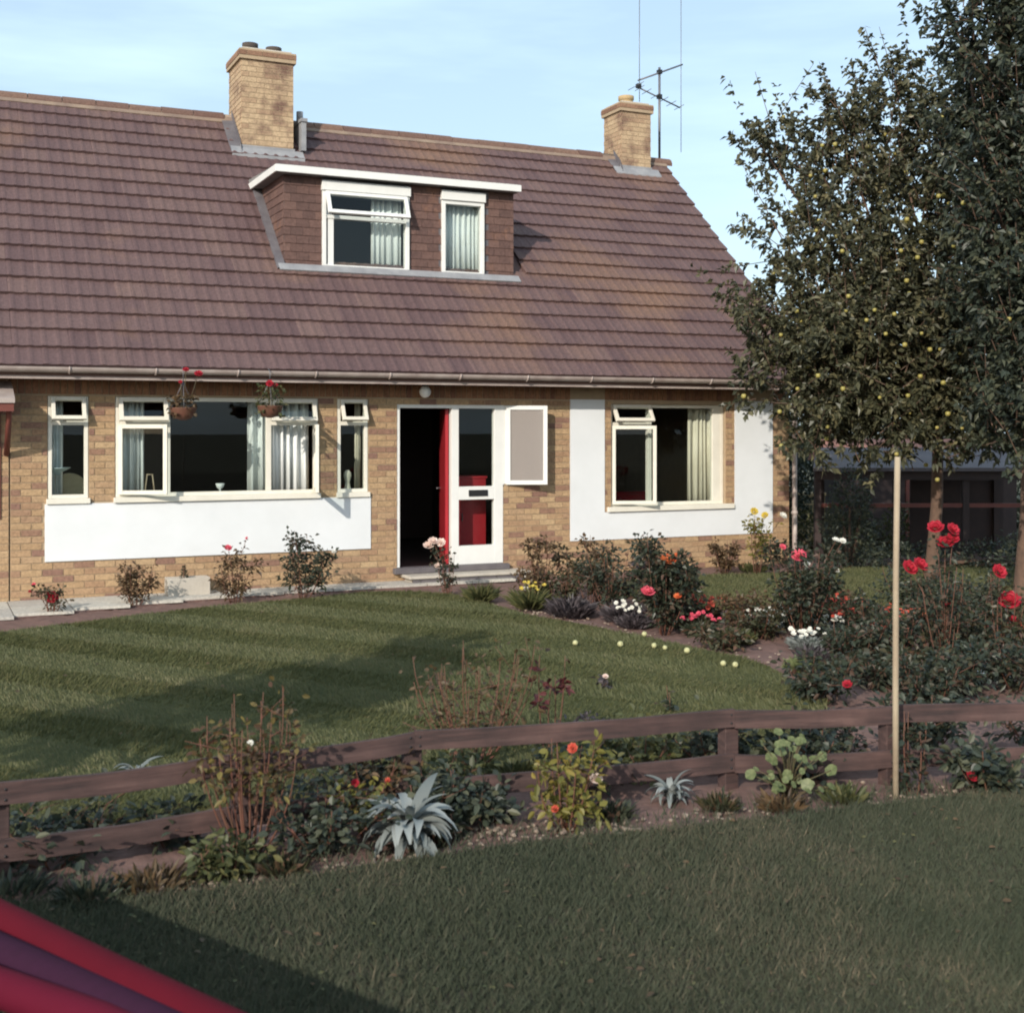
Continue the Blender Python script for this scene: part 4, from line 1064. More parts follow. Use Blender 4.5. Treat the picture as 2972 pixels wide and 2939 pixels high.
for x, y, h, wd, lf, nl, lab in [
  (5.35, -5.7, .16, .5, 'roseleaf', 240, 'low reddish leaves on the soil edge below the tall dark rose'),
  (5.5, -7.6, .22, .6, 'roseleafd', 320, 'dark low bush between the spreading rose and the pole'),
  (6.0, -7.55, .26, .6, 'roseleaf', 320, 'low bush behind the pole just beyond the rails'),
  (8.6, -4.5, .45, .7, 'darkleaf', 420, 'dark bush on the side lawn edge just right of the pole'),
  (7.75, -5.75, .5, .6, 'roseleafd', 420, 'dark rose without blooms left of the dark tree trunk'),
  (8.4, -5.65, .55, .7, 'darkleaf', 480, 'dark bush in front of the dark tree trunk'),
  (8.1, -6.3, .5, .6, 'roseleaf', 400, 'reddish leafy bush below the dark tree'),
  (7.15, -6.95, .42, .6, 'roseleafd', 400, 'dark bush between the two groups of red roses'),
  (6.4, -6.75, .4, .6, 'roseleafd', 400, 'dark bush just right of the pole at the foot of the tall red roses'),
  (5.35, -8.3, .30, .6, 'roseleafd', 420, 'dark low bush right of the pole just beyond the rails'),
  (6.35, -8.1, .36, .7, 'roseleafd', 460, 'dark low bush at the far right just beyond the rails'),
  (7.45, -4.6, .32, .6, 'roseleaf', 330, 'reddish low bush at the side lawn left of the pole'),
  (6.55, -5.35, .5, .5, 'roseleafd', 380, 'dark bush pressed against the right of the tall dark rose'),
  (5.05, -2.55, .5, .4, 'brownleaf', 260, 'bronze bush behind the green tuft by the step'),
  (5.7, -2.15, .62, .45, 'roseleaf', 300, 'leafy rose without blooms close to the brick right of the door'),
  (6.4, -2.75, .66, .5, 'roseleafd', 380, 'dark rose under the left leg of the U-shaped panel'),
  (6.3, -3.4, .6, .5, 'brownleaf', 320, 'bronze bush behind the biggest rose on its left'),
  (5.55, -3.35, .80, .60, 'roseleafd', 480, 'dark leafy shrub behind the wide purplish mound'),
  (5.25, -2.75, .42, .45, 'roseleaf', 260, 'dark small bush at the back of the yellow-flowered clump'),
  (5.95, -3.6, .55, .60, 'purpleleaf', 380, 'purplish bush between the bronze rose and the biggest rose'),
  (5.62, -4.45, .50, .50, 'roseleafd', 360, 'dark growth hugging the left of the biggest rose'),
  (6.25, -4.75, .34, .55, 'brownleaf', 300, 'brownish feathery bush between the biggest rose and the tall dark rose'),
  (6.0, -5.35, .30, .50, 'roseleaf', 280, 'low leafy growth in the middle of the bed left of the tall dark rose'),
  (6.75, -6.0, .42, .60, 'roseleafd', 420, 'dark bush among the coral plants left of the pole'),
  (5.95, -6.75, .36, .70, 'roseleafd', 480, 'dark wide bush under the tall dark rose towards the fence'),
  (6.75, -7.0, .55, .60, 'roseleaf', 420, 'leafy bush among the tall red roses right of the pole'),
  (7.6, -6.3, .42, .70, 'roseleafd', 460, 'dark bush behind the tall red roses'),
  (8.3, -6.9, .5, .8, 'roseleafd', 520, 'dark bush furthest right in the bed beyond the fence'),
  (7.2, -7.6, .36, .7, 'roseleaf', 380, 'low bush under the rose at the right edge')]:
    bush('shrub', lab, 'shrub', x, y, h, wd, lf, (), 9, nl, .05, .04)
# along the fence
bush('rose_bush', 'leggy red-stemmed rose with bronze and yellow leaves leaning over the left rails', 'rose', .28, -9.42, .80, .56, 'bronzetip', [(.28, -9.42, .52, .014, 'white')], 19, 420, .036, .40, fine=True, sr=.0044, spread=.34, curve=.4)
bush('rose_bush', 'bare twiggy rose with reddish stems behind the middle of the fence', 'rose', 1.80, -8.45, .74, .85, 'brownleaf', (), 24, 260, .036, .22, fine=True, sr=.0042, spread=.30, curve=.35)
bush('shrub', 'maroon-leaved sprig rising behind the middle of the fence', 'shrub', 2.35, -8.32, .62, .20, 'maroon', (), 4, 60, .05, .45, fine=True, sr=.005)
bush('rose_bush', 'yellow-green rose with one pale pink bloom before the middle rails', 'rose', 1.77, -9.66, .44, .34, 'yellowleaf', [(1.90, -9.73, .25, .03, 'pale'), (1.79, -9.69, .40, .024, 'coral'), (1.69, -9.70, .12, .018, 'coral')], 8, 210, .046, .08, fine=True)
bush('rose_bush', 'small red-tinted rose at the bottom rail left of the silver plant', 'rose', .88, -9.32, .27, .26, 'yellowleaf', [(.80, -9.35, .26, .018, 'red'), (.98, -9.3, .24, .014, 'coral')], 6, 110, .04, .1, fine=True)
bush('shrub', 'broad dark green shrub in front of the rails left of the silver plant', 'shrub', .60, -9.46, .26, .62, 'darkleaf', (), 14, 330, .045, .03, fine=True, spread=.4)
bush('shrub', 'dark green shrub under the bottom rail right of the silver plant', 'shrub', 1.42, -9.38, .17, .45, 'darkleaf', (), 8, 260, .05, .03, fine=True)
bush('shrub', 'dark mass of leaves at the left end under the lower rail', 'shrub', -.55, -9.12, .16, .7, 'darkleaf', (), 9, 200, .05, .02, fine=True)
bush('shrub', 'dark low leaves between the left rails', 'shrub', -.02, -9.05, .18, .5, 'darkleaf', (), 8, 150, .05, .02, fine=True)
bush('shrub', 'grey-green straggling plant below the leggy rose', 'shrub', .12, -9.62, .16, .42, 'midleaf', (), 8, 240, .045, .03, fine=True)
bush('shrub', 'dark green clump at the right end of the fence', 'shrub', 4.10, -10.08, .26, .42, 'darkleaf', [(3.95, -10.1, .12, .03, 'red')], 8, 330, .05, .03, fine=True)
bush('shrub', 'green bush behind the rails right of the pole', 'shrub', 4.35, -9.3, .36, .5, 'darkleaf', (), 8, 380, .05, .05, fine=True)
bush('shrub', 'dark shrub filling the gap under the rail left of the pole', 'shrub', 3.32, -9.42, .26, .52, 'darkleaf', (), 8, 360, .05, .03, fine=True)
bush('shrub', 'thin climbing plant round the foot of the pale pole', 'shrub', 3.72, -9.90, .42, .22, 'roseleafd', (), 6, 130, .04, .02, fine=True)
bush('shrub', 'leafy stems between the rails left of the fence post', 'shrub', 2.55, -8.95, .26, .6, 'midleaf', (), 10, 330, .05, .05, fine=True)
bush('weed', 'single dark upright weed on the lawn behind the fence', 'weed', 3.53, -7.75, .24, .08, 'roseleafd', (), 2, 26, .035, .1, fine=True, sr=.004)
bush('weed', 'dark flat weed on the lawn behind the maroon sprig', 'weed', 2.72, -8.15, .10, .34, 'purpleleaf', (), 6, 90, .045, .02, fine=True)
bush('rose_bush', 'tiny rose with a pink bloom standing alone on the lawn', 'rose', 3.54, -6.84, .11, .14, 'purpleleaf', [(3.52, -6.9, .12, .022, 'pale')], 4, 30, .045, .05, fine=True)
for x, y, h, wd, lf, nl, lab in [
  (1.2, -9.36, .30, .36, 'darkleaf', 260, 'dark tangle covering the rail joint above the silver plant'),
  (1.15, -9.55, .14, .34, 'roseleafd', 200, 'dark trailing leaves right beside the silver plant'),
  (1.0, -9.1, .34, .4, 'brownleaf', 150, 'brownish stems rising behind the rail joint'),
  (.95, -8.85, .22, .6, 'darkleaf', 240, 'dark leaves behind the rails above the silver plant'),
  (1.45, -8.95, .24, .5, 'midleaf', 220, 'green leaves behind the rails left of the yellow-green rose'),
  (2.15, -9.1, .26, .5, 'darkleaf', 240, 'dark leaves behind the rails right of the yellow-green rose'),
  (3.1, -9.0, .28, .6, 'darkleaf', 260, 'dark leaves behind the round-leaved plant'),
  (3.62, -9.25, .30, .5, 'roseleafd', 240, 'dark stems behind the rails just left of the pole'),
  (-.45, -8.85, .15, .7, 'darkleaf', 120, 'dark leaves at the far left between the rails'),
  (5.0, -9.6, .36, .7, 'darkleaf', 320, 'dark shrub swallowing the right end of the rails')]:
    bush('shrub', lab, 'shrub', x, y, h, wd, lf, (), 9, nl, .045, .03, fine=True)
for k, (x, y, h, wd, lf, lab) in enumerate([
  (2.62, -9.72, .10, .30, 'roseleaf', 'low ground-hugging leaves just left of the fence post'),
  (2.9, -9.86, .09, .34, 'brownleaf', 'low brownish leaves in front of the fence post'),
  (3.3, -9.86, .08, .4, 'midleaf', 'straggly low leaves in front of the rails near the pole'),
  (2.05, -9.62, .14, .3, 'roseleafd', 'dark low leaves right of the yellow-green rose'),
  (-.2, -9.66, .10, .5, 'brownleaf', 'brown ragged low plants at the left edge of the verge'),
  (.35, -9.72, .10, .34, 'roseleaf', 'low ragged plant on the verge edge below the leggy rose'),
  (-.75, -9.5, .12, .6, 'darkleaf', 'dark ragged growth at the near left end of the bottom rail'),
  (-.45, -9.72, .10, .5, 'roseleafd', 'dark low plants between the lounger and the bottom rail'),
  (4.55, -10.2, .1, .5, 'roseleaf', 'low leaves at the right edge of the verge'),
  (1.95, -8.75, .16, .5, 'midleaf', 'grassy growth between the middle rails'),
  (3.9, -8.95, .18, .5, 'darkleaf', 'dark leaves behind the top rail right of the post')]):
    clump('low_plant', lab, 'plant', x, y, h, wd, lf, 150, .022, None, fine=True, ll=.09, group='low plants along the fence')

# silver-leaved plants: every long leaf is its own piece
def ribbon(L_, w_, bend, seed):
    r_ = random.Random(seed); n = 8; V = []; F_ = []
    for i in range(n):
        t_ = i / (n - 1); wi = w_ * math.sin(math.pi * min(1, .12 + .88 * t_) ** .8) * .5 + .002
        a = .25 + bend * t_; x = L_ * (math.sin(a) - math.sin(.25)) / max(bend, .01); z = L_ * (math.cos(.25) - math.cos(a)) / max(bend, .01) if False else 0
        V += [(t_, -wi, .35 * wi), (t_, 0, 0), (t_, wi, .35 * wi)]
    out = []
    px, pz = 0, 0; a = 1.25
    for i in range(n):
        if i:
            st_ = L_ / (n - 1); px += st_ * math.cos(a); pz += st_ * math.sin(a); a -= bend / (n - 1)
        for q in V[3 * i:3 * i + 3]: out.append((px - q[2] * math.sin(a), q[1], pz + q[2] * math.cos(a)))
    for i in range(n - 1):
        b_ = 3 * i; F_ += [(b_, b_ + 3, b_ + 4, b_ + 1), (b_ + 1, b_ + 4, b_ + 5, b_ + 2)]
    return npmesh('leaf', np.array(out), np.array(F_), M['silver'], np.repeat(rng.uniform(0, 1), len(F_)), True)
RB = [ribbon(.26, .045, 1.3, 1), ribbon(.24, .05, 2.0, 2), ribbon(.22, .042, 2.5, 3), ribbon(.28, .045, .7, 4), ribbon(.25, .048, 3.0, 5)]
def silver(label, x, y, s_, n, z0=.0):
    root = thing('silver_plant', label, 'plant', (x, y, z0), 'silver-leaved plants by the fence')
    for k in range(n):
        a = k * 2.4 + random.uniform(-.3, .3); t_ = k / n
        me = RB[0] if t_ < .08 else RB[1] if t_ < .42 else RB[2] if t_ < .78 else RB[4]
        q = random.uniform(.75, 1.1) * s_
        link('leaf', me, root, (math.cos(a) * .015, math.sin(a) * .015, .10 * s_ * (1 - t_)), (random.uniform(-.3, .3), random.uniform(-.15, .45), a), (q, q, q))
    MB().tube([(0, 0, -.02), (0, 0, .12 * s_)], .012, 6).build('stem', M['stemg'], root)
silver('largest silver plant with long strap leaves before the fence', .98, -9.62, 1.15, 74)
silver('smaller silver plant at the bottom rail left of the fence post', 2.47, -9.50, .62, 30)
silver('silver leaf tips showing over the top rail near the left', .0, -7.95, .62, 18)
# plant with round lime leaves
rd = [(.0, 0, 0)] + [(math.cos(a) * (1 + .06 * math.sin(5 * a)), math.sin(a) * (1 + .06 * math.sin(5 * a)), .12 + .05 * math.sin(3 * a)) for a in np.linspace(0, 2 * math.pi, 15)[:-1]]
RL = npmesh('leaf', np.array(rd), np.array([(0, 1 + k, 1 + (k + 1) % 14) for k in range(14)]), M['limeleaf'], rng.uniform(0, 1, 14), True)
rl = thing('round_leaf_plant', 'plant with round lime green leaves spilling over the right rails', 'plant', (3.05, -9.72, 0))
mb = MB()
for k in range(44):
    a = random.uniform(0, 6.28); hz = random.uniform(.06, .36); r_ = random.uniform(.03, .2) * (1.2 - hz)
    p = (math.cos(a) * r_ * 1.1, math.sin(a) * r_ * .8 - .03, hz); s_ = random.uniform(.016, .036)
    mb.tube([(0, 0, 0), (p[0] * .5, p[1] * .5, hz * .7), p], .003, 4)
    link('leaf', RL, rl, p, (R(random.uniform(10, 70)), R(random.uniform(-25, 25)), R(random.uniform(-60, 40))), (s_, s_, s_))
mb.build('stem', M['stemg'], rl)

# ------------------------------------------------------------------ windfalls, stones, trough, baskets
ap = MB().lathe([(.004, -.026), (.018, -.026), (.028, -.014), (.031, .002), (.026, .018), (.014, .026), (.004, .022)], n=12).mesh('windfall_apple', M['windfall'])
for x, y, lab in [(4.17, -5.18, 'pale windfall apple lying furthest left on the lawn'), (4.5, -5.4, 'pale windfall apple alone, second from the left on the lawn'),
                  (4.73, -5.59, 'pale windfall apple, left one of the close pair by the bed'), (4.76, -5.72, 'pale windfall apple, right one of the close pair by the bed'),
                  (4.85, -5.93, 'pale windfall apple just right of the close pair'), (4.97, -5.02, 'pale windfall apple nearest the soil below the biggest rose'),
                  (4.79, -6.56, 'pale windfall apple, left one of the pair nearest the fence'), (4.85, -6.64, 'brightest windfall apple, right one of the pair nearest the fence')]:
    tag(link('windfall_apple', ap, None, (x, y, .058), (random.uniform(0, 3), random.uniform(0, 3), 0), (random.uniform(.6, .9),) * 3), lab, 'apple', 'windfall apples on the lawn')
stn = []
def rock(c, r_, rr):
    V = []; 
    for (z_, q) in ((-.6, .6), (0, 1), (.6, .62)):
        for k in range(6):
            a = k * 1.047 + z_; V.append((c[0] + r_ * q * math.cos(a) * rr.uniform(.8, 1.2), c[1] + r_ * q * math.sin(a) * rr.uniform(.8, 1.2), c[2] + r_ * z_ * .75))
    return V, [(k, (k + 1) % 6, 6 + (k + 1) % 6, 6 + k) for k in range(6)] + [(6 + k, 6 + (k + 1) % 6, 12 + (k + 1) % 6, 12 + k) for k in range(6)] + [(12, 13, 14, 15, 16, 17)]
mb = MB(); rr = random.Random(3)
for k in range(420):
    cx, cy, sx, sy = rr.choice([(1.5, -9.62, .14, .08), (1.9, -9.78, .22, .06), (2.75, -9.82, .4, .07), (.15, -9.7, .25, .07), (.9, -9.75, .3, .05), (3.6, -10.0, .3, .05), (5.4, -6.2, .4, .5), (5.0, -4.6, .12, .5), (4.8, -3.3, .1, .5)])
    V, F_ = rock((rr.gauss(cx, sx), rr.gauss(cy, sy), .012), rr.uniform(.006, .017), rr); mb.add(V, F_)
tag(mb.build('pebbles', M['stonepale']), kind='stuff')
for x, y, s_, lab in ((6.48, -7.62, .05, 'white stone lying in the bed right of the pole'), (6.62, -7.75, .06, 'grey-white stone lying right of the white one')):
    V, F_ = rock((0, 0, 0), 1, rr); tag(MB().add(V, F_).build('stone', M['render'], None, (x, y, .03)), lab, 'stone'); bpy.context.view_layer.objects.active = None
    col.objects[-1].scale = (s_ * 1.4, s_, s_ * .6)

tr = thing('trough', 'pale concrete planter trough on the path under the long white panel', 'planter', (1.72, -.24, .038))
f = MB(); f.box(-.24, .24, -.11, -.08, 0, .20); f.box(-.24, .24, .08, .11, 0, .20); f.box(-.24, -.21, -.08, .08, 0, .20); f.box(.21, .24, -.08, .08, 0, .20); f.box(-.21, .21, -.08, .08, 0, .03)
f.build('body', M['concrete'], tr, bevel=.004)
MB().box(-.209, .209, -.079, .079, .031, .175).build('soil', M['soil'], tr)
cn_ = thing('conifer', 'tiny dark conifer growing in the concrete trough', 'plant', (1.68, -.24, .21))
n = 150; zz = rng.uniform(0, .15, n); a = rng.uniform(0, 6.28, n); r_ = (.16 - zz) * .28 * rng.uniform(.4, 1, n)
leafobj('foliage', np.stack([np.cos(a) * r_, np.sin(a) * r_, zz], 1), np.stack([np.cos(a), np.sin(a), np.full(n, .9)], 1), .035, .012, M['darkleaf'], cn_)
MB().tube([(0, 0, -.01), (0, 0, .14)], .006, 5).build('stem', M['stem'], cn_)

def basket(label, x, z, fl, lf, sc_):
    root = thing('hanging_basket', label, 'hanging basket', (x, -.63, z), 'hanging baskets at the wide window')
    b_ = MB().lathe([(.03, -.13), (.09, -.11), (.13, -.06), (.15, 0), (.155, .01), (.14, .01)], n=16); b_.build('basket', M['stem'], root)
    c_ = MB()
    for k in range(3):
        a = k * 2.094 + .4; c_.tube([(math.cos(a) * .15, math.sin(a) * .15, 0), (0, 0, .30)], .004, 4)
    c_.tube([(0, 0, .30), (0, 0, 2.60 - z), (0, .07, 2.64 - z), (0, .19, 2.60 - z)], .005, 4)
    c_.build('chain', M['alu'], root)
    n = 170; a = rng.uniform(0, 6.28, n); r_ = rng.uniform(.02, .16, n)
    zz = rng.uniform(-.10, .22, n) * sc_
    leafobj('foliage', np.stack([np.cos(a) * r_, np.sin(a) * r_, zz], 1), np.stack([np.cos(a), np.sin(a), rng.normal(size=n) * .6], 1), .055, .045, M[lf], root)
    st_ = MB()
    for p, r2 in fl:
        st_.tube([(p[0] * .3, p[1] * .3, 0), p], .004, 4); flower(root, 'red', p, r2)
    st_.build('stem', M['stemg'], root)
basket('hanging basket with straggly brown stems and high red blooms', 1.60, 2.17, [((.02, -.05, .44), .035), ((.16, -.05, .40), .045), ((-.04, -.05, .30), .02)], 'brownleaf', .7)
basket('hanging basket with green geranium and one red bloom', 2.585, 2.20, [((-.02, -.06, .27), .04), ((.06, -.03, .25), .025)], 'midleaf', 1.1)

# ------------------------------------------------------------------ fence
FP = [(-2.6, -9.40), (-.78, -9.35), (.27, -9.29), (1.15, -9.22), (2.89, -9.46), (3.75, -9.74), (5.6, -10.35)]
fen = thing('rail_fence', 'low red-brown wooden fence of two flat rails along the verge', 'fence')
def rail(a, b_, z0, z1, dz=0):
    d = Vector((b_[0] - a[0], b_[1] - a[1], 0)); L_ = d.length; mb = MB(); n = 6; V = []
    for i in range(n + 1):
        t_ = i / n; sg = -.012 * math.sin(math.pi * t_) + random.uniform(-.003, .003); wv = random.uniform(-.004, .004)
        for yy, zz in ((-.012, z0), (.012, z0), (.012, z1), (-.012, z1)): V.append((L_ * t_ * .998, yy + wv, zz + sg + dz))
    F_ = [(0, 1, 2, 3), (4 * n + 3, 4 * n + 2, 4 * n + 1, 4 * n)]
    for i in range(n):
        for k in range(4): F_.append((4 * i + k, 4 * i + 4 + k, 4 * i + 4 + (k + 1) % 4, 4 * i + (k + 1) % 4))
    mb.add(V, F_).build('rail', M['wood'], fen, (a[0], a[1], 0), (0, 0, math.atan2(d.y, d.x)))
for a, b_ in zip(FP[:-1], FP[1:]):
    rail(a, b_, .345, .44, random.uniform(-.004, .004)); rail(a, b_, .105, .20, random.uniform(-.004, .004))
nail = MB().tube([(0, -.016, 0), (0, .0, 0)], .006, 6).mesh('nail', M['black'])
for p in FP[1:-1]:
    for zz in (.13, .175, .37, .415):
        for dx in (-.025, .025): link('nail', nail, fen, (p[0] + dx, p[1], zz))
for p in FP:
    MB().box(-.045, .045, .016, .085, -.1, .40).build('post', M['wood'], fen, (p[0], p[1], 0), (0, 0, random.uniform(-.1, .1)), bevel=.004)
pl = MB().tube([(3.56, -9.96, -.1), (3.563, -9.955, .6), (3.57, -9.95, 1.2), (3.585, -9.945, 1.80)], [.0165, .016, .0155, .015], 12)
tag(pl.build('pole', M['pole']), 'tall pale round pole standing in front of the rail fence', 'pole')

# ------------------------------------------------------------------ trees
def tree(name, label, base, blobs, nshoot, per, leaf, ls, r0, fork, seed, apples=0, group=None, barkm='bark'):
    r_ = np.random.default_rng(seed)
    root = thing(name, label, 'tree', (*base, 0), group); B = Vector((*base, 0)); F0 = Vector(fork)
    mb = MB(); pts = [Vector((0, 0, -.1)), Vector((0, 0, .12)), (F0 - B) * .5 + Vector((.06, .03, 0)), F0 - B]
    mb.tube(pts, [r0 * 1.35, r0 * 1.05, r0 * .9, r0 * .8], 10)
    for (cx, cy, cz, rad) in blobs:
        c = Vector((cx, cy, cz)) - B; m_ = (F0 - B).lerp(c, .5) + Vector((r_.normal() * .1, r_.normal() * .1, .12))
        mb.tube([F0 - B, m_, c], [r0 * .42, r0 * .26, r0 * .1], 6)
    P = []; D = []; Lr = []; tips = []
    vol = np.array([b_[3] ** 2.2 * (1.0 if b_[2] < 3.4 else .6) for b_ in blobs]); vol /= vol.sum()
    long_ = 0 if nshoot < 500 else 130
    for k in range(nshoot + long_):
        cx, cy, cz, rad = blobs[r_.choice(len(blobs), p=vol)]
        d = r_.normal(size=3); d /= np.linalg.norm(d); q = rad * r_.uniform(.3, 1.0) * (1 + .18 * math.sin(cx * 9 + d[0] * 6) * math.sin(d[2] * 7 + cy * 5))
        s0 = np.array([cx - base[0], cy - base[1], cz]) + d * q * np.array([1, 1, .95])
        out = d * .7 + np.array([0, 0, .65]) + r_.normal(size=3) * .35; out /= np.linalg.norm(out)
        L_ = r_.uniform(.22, .55) * (.6 + .5 * min(rad, .9))
        if k >= nshoot:
            d = nrm(r_.normal(size=3) + np.array([-.5, -.2, .7])); s0 = np.array([cx - base[0], cy - base[1], cz]) + d * rad * .8
            out = nrm(d * .5 + np.array([-.1, 0, .8]) + r_.normal(size=3) * .25); L_ = r_.uniform(.45, .95)
        e = s0 + out * L_
        if r_.random() < .5: mb.tube([s0 - out * .15, e], [.007, .003], 3, False)
        tips.append(e)
        t_ = np.round(r_.uniform(0, 1, per) * 6) / 6; P.append(s0 + out * L_ * t_[:, None] + r_.normal(size=(per, 3)) * .014)
        dd = r_.normal(size=(per, 3)); dd -= (dd @ out)[:, None] * out * .5; D.append(nrm(dd) + out * .5 + np.array([0, 0, -.15]))
    mb.build('trunk', M[barkm], root)
    P = np.concatenate(P); D = np.concatenate(D)
    leafobj('crown', P, D, ls, ls * .58, M[leaf], root, droop=.2, tilt=1.4)
    if apples:
        am = MB().lathe([(.004, -.030), (.02, -.031), (.031, -.016), (.034, .002), (.029, .02), (.016, .028), (.004, .024)], n=9).mesh('apple', M['apple'])
        for k in range(apples):
            cx, cy, cz, rad = blobs[r_.choice(len(blobs), p=vol)]
            d = r_.normal(size=3) + np.array([-.35, -.9, 0]); d /= np.linalg.norm(d)
            p = np.array([cx - base[0], cy - base[1], cz]) + d * rad * r_.uniform(.95, 1.16)
            link('apple', am, root, tuple(p), (0, 0, r_.uniform(0, 6)), (r_.uniform(.62, .95),) * 3)
    return root
BA = [(8.65, -1.66, 5.6, .3), (9.02, -1.94, 5.37, .51), (9.41, -2.23, 6.02, .33), (9.5, -2.27, 5.55, .54), (10.11, -2.55, 6.42, .4), (10.11, -2.55, 5.75, .6), (9.43, -2.46, 4.78, .79), (8.58, -2.51, 4.13, .61), (8.35, -2.51, 3.28, .54), (9.17, -2.78, 3.55, .9), (10.29, -2.64, 4.48, 1.0), (10.01, -2.95, 3.18, 1.04), (9.17, -2.78, 2.52, .84), (8.23, -2.67, 2.51, .47), (9.87, -3.1, 2.19, .64), (10.5, -3.5, 2.64, .83), (11.17, -2.82, 4.04, .95), (10.87, -2.57, 5.21, .75), (8.86, -2.86, 2.13, .41), (11.04, -3.31, 3.19, .85), (11.29, -2.88, 4.71, .81), (10.64, -3.79, 2.06, .7), (9.33, -3.07, 1.91, .51), (9.87, -3.54, 1.81, .44), (8.74, -2.91, 2.7, .7), (8.56, -2.94, 1.87, .38), (9.2, -3.12, 3.01, .76), (10.95, -2.6, 6.0, .5), (10.6, -2.7, 5.5, .6)]
BB = [(9.1, -5.06, 6.12, .56), (9.46, -5.22, 5.56, .78), (9.45, -5.44, 4.47, .88), (9.13, -5.18, 5.04, .5), (9.47, -5.56, 3.3, .87), (9.12, -5.4, 4.01, .55), (9.29, -5.59, 2.21, .65), (10.3, -5.5, 4.8, 1.29), (10.05, -5.72, 2.82, 1.1), (9.31, -5.15, 6.9, .67), (10.12, -5.53, 6.46, 1.06), (8.78, -5.02, 6.26, .22)]
tree('apple_tree', 'apple tree full of small yellow apples overhanging the house corner', (10.70, -2.55), BA, 2250, 26, 'appleleaf', .095, .085, (10.62, -2.75, 1.95), 5, 150, 'trees in the side garden')
tree('tree', 'darker taller tree at the right edge in front of the apple tree', (9.95, -4.75), BB, 2300, 24, 'darkleaf', .09, .10, (9.85, -4.95, 1.9), 6, 12, 'trees in the side garden')

# ------------------------------------------------------------------ far side of the garden
def leafmass(name, label, cat, boxes, n, ls, m, seed, kind=None, group=None):
    """hedge or shrub body: leaves through rounded volumes over a dark core of twigs"""
    r_ = np.random.default_rng(seed); b0 = boxes[0]
    root = thing(name, label, cat, (b0[0], b0[1], 0), group)
    P = []; D = []; mb = MB()
    vol = np.array([b_[3] * b_[4] * b_[5] for b_ in boxes]); vol = vol / vol.sum()
    idx = r_.choice(len(boxes), n, p=vol); d = r_.normal(size=(n, 3)); d /= np.linalg.norm(d, axis=1)[:, None]
    bx = np.array(boxes)[idx]; q = r_.uniform(.55, 1.03, n)[:, None]
    lump = 1 + .12 * np.sin(d[:, 0:1] * 7 + idx[:, None]) * np.sin(d[:, 1:2] * 6) + .1 * np.sin(d[:, 2:3] * 9)
    P = bx[:, :3] + d * bx[:, 3:6] * q * lump; P[:, 2] = np.maximum(P[:, 2], .02); P -= np.array([b0[0], b0[1], 0])
    D = d + r_.normal(size=(n, 3)) * .7 + np.array([0, 0, .2])
    leafobj('crown', P, D, ls, ls * .6, M[m], root, tilt=1.2)
    if cat == 'tree':
        mb.tube([(0, 0, -.1), (.05, 0, b0[2] * .5), (.2, 0, b0[2])], [.16, .12, .06], 7)
    for b_ in (boxes if cat != 'tree' else []):
        for k in range(4):
            a = r_.uniform(0, 6.28); mb.tube([(math.cos(a) * .02, math.sin(a) * .02, -.05) if len(boxes) < 4 else (b_[0] - b0[0] + math.cos(a) * .05, b_[1] - b0[1] + math.sin(a) * .05, -.1), (b_[0] - b0[0] + math.cos(a) * b_[3] * .5, b_[1] - b0[1] + math.sin(a) * b_[4] * .5, b_[2])], [.03, .012], 5)
    mb.build('trunk', M['bark'], root)
    return root
leafmass('hedge', 'dark hedge closing the garden beyond the shelter', 'hedge', [(12.5, 6.5, .9, 1.3, .8, 1.1), (14.5, 5.8, .9, 1.3, .8, 1.15), (16.5, 5.0, .9, 1.3, .8, 1.1), (18.5, 4.2, .9, 1.3, .8, 1.2), (20.5, 3.2, .9, 1.3, .8, 1.1)], 9000, .12, 'hedge', 21)
leafmass('shrub', 'rounded dark shrub behind the house corner left of the shelter', 'shrub', [(11.7, 2.2, .8, .75, .7, .95), (12.1, 2.6, 1.1, .6, .6, .8)], 3600, .09, 'darkleaf', 22)
leafmass('shrub', 'tall dark bush in front of the downpipe corner', 'shrub', [(10.75, -.9, .45, .42, .4, .62), (10.95, -.7, .95, .3, .3, .45)], 2600, .06, 'darkleaf', 23)
leafmass('hedge', 'low scrubby growth seen through the open shelter', 'hedge', [(12.0, 1.3, .25, .9, .5, .42), (13.4, .7, .25, .9, .5, .45)], 3200, .07, 'midleaf', 24)
leafmass('hedge', 'dark low border along the far edge of the side lawn', 'hedge', [(11.4, -1.25, .12, .7, .3, .24), (12.6, -1.75, .14, .8, .3, .26), (13.8, -2.3, .14, .8, .3, .3)], 3000, .06, 'darkleaf', 25)
leafmass('shrub', 'shaded bush at the right edge under the dark tree', 'shrub', [(11.9, -4.1, .45, .6, .6, .6), (11.2, -3.6, .3, .45, .4, .4), (12.6, -4.6, .6, .7, .6, .75)], 4200, .07, 'darkleaf', 26)
leafmass('far_tree', 'far rounded tree beyond the hedge left of the shelter', 'tree', [(17.5, 12.0, 2.0, 1.6, 1.5, 1.1), (19.0, 11.0, 2.2, 1.6, 1.5, 1.2)], 5000, .2, 'hedge', 27, group='trees beyond the hedge')
leafmass('far_tree', 'far broad tree beyond the hedge behind the apple trunk', 'tree', [(23.0, 9.0, 2.4, 2.2, 1.8, 1.6), (26.0, 7.0, 2.6, 2.4, 2.0, 1.7)], 6500, .22, 'hedge', 28, group='trees beyond the hedge')

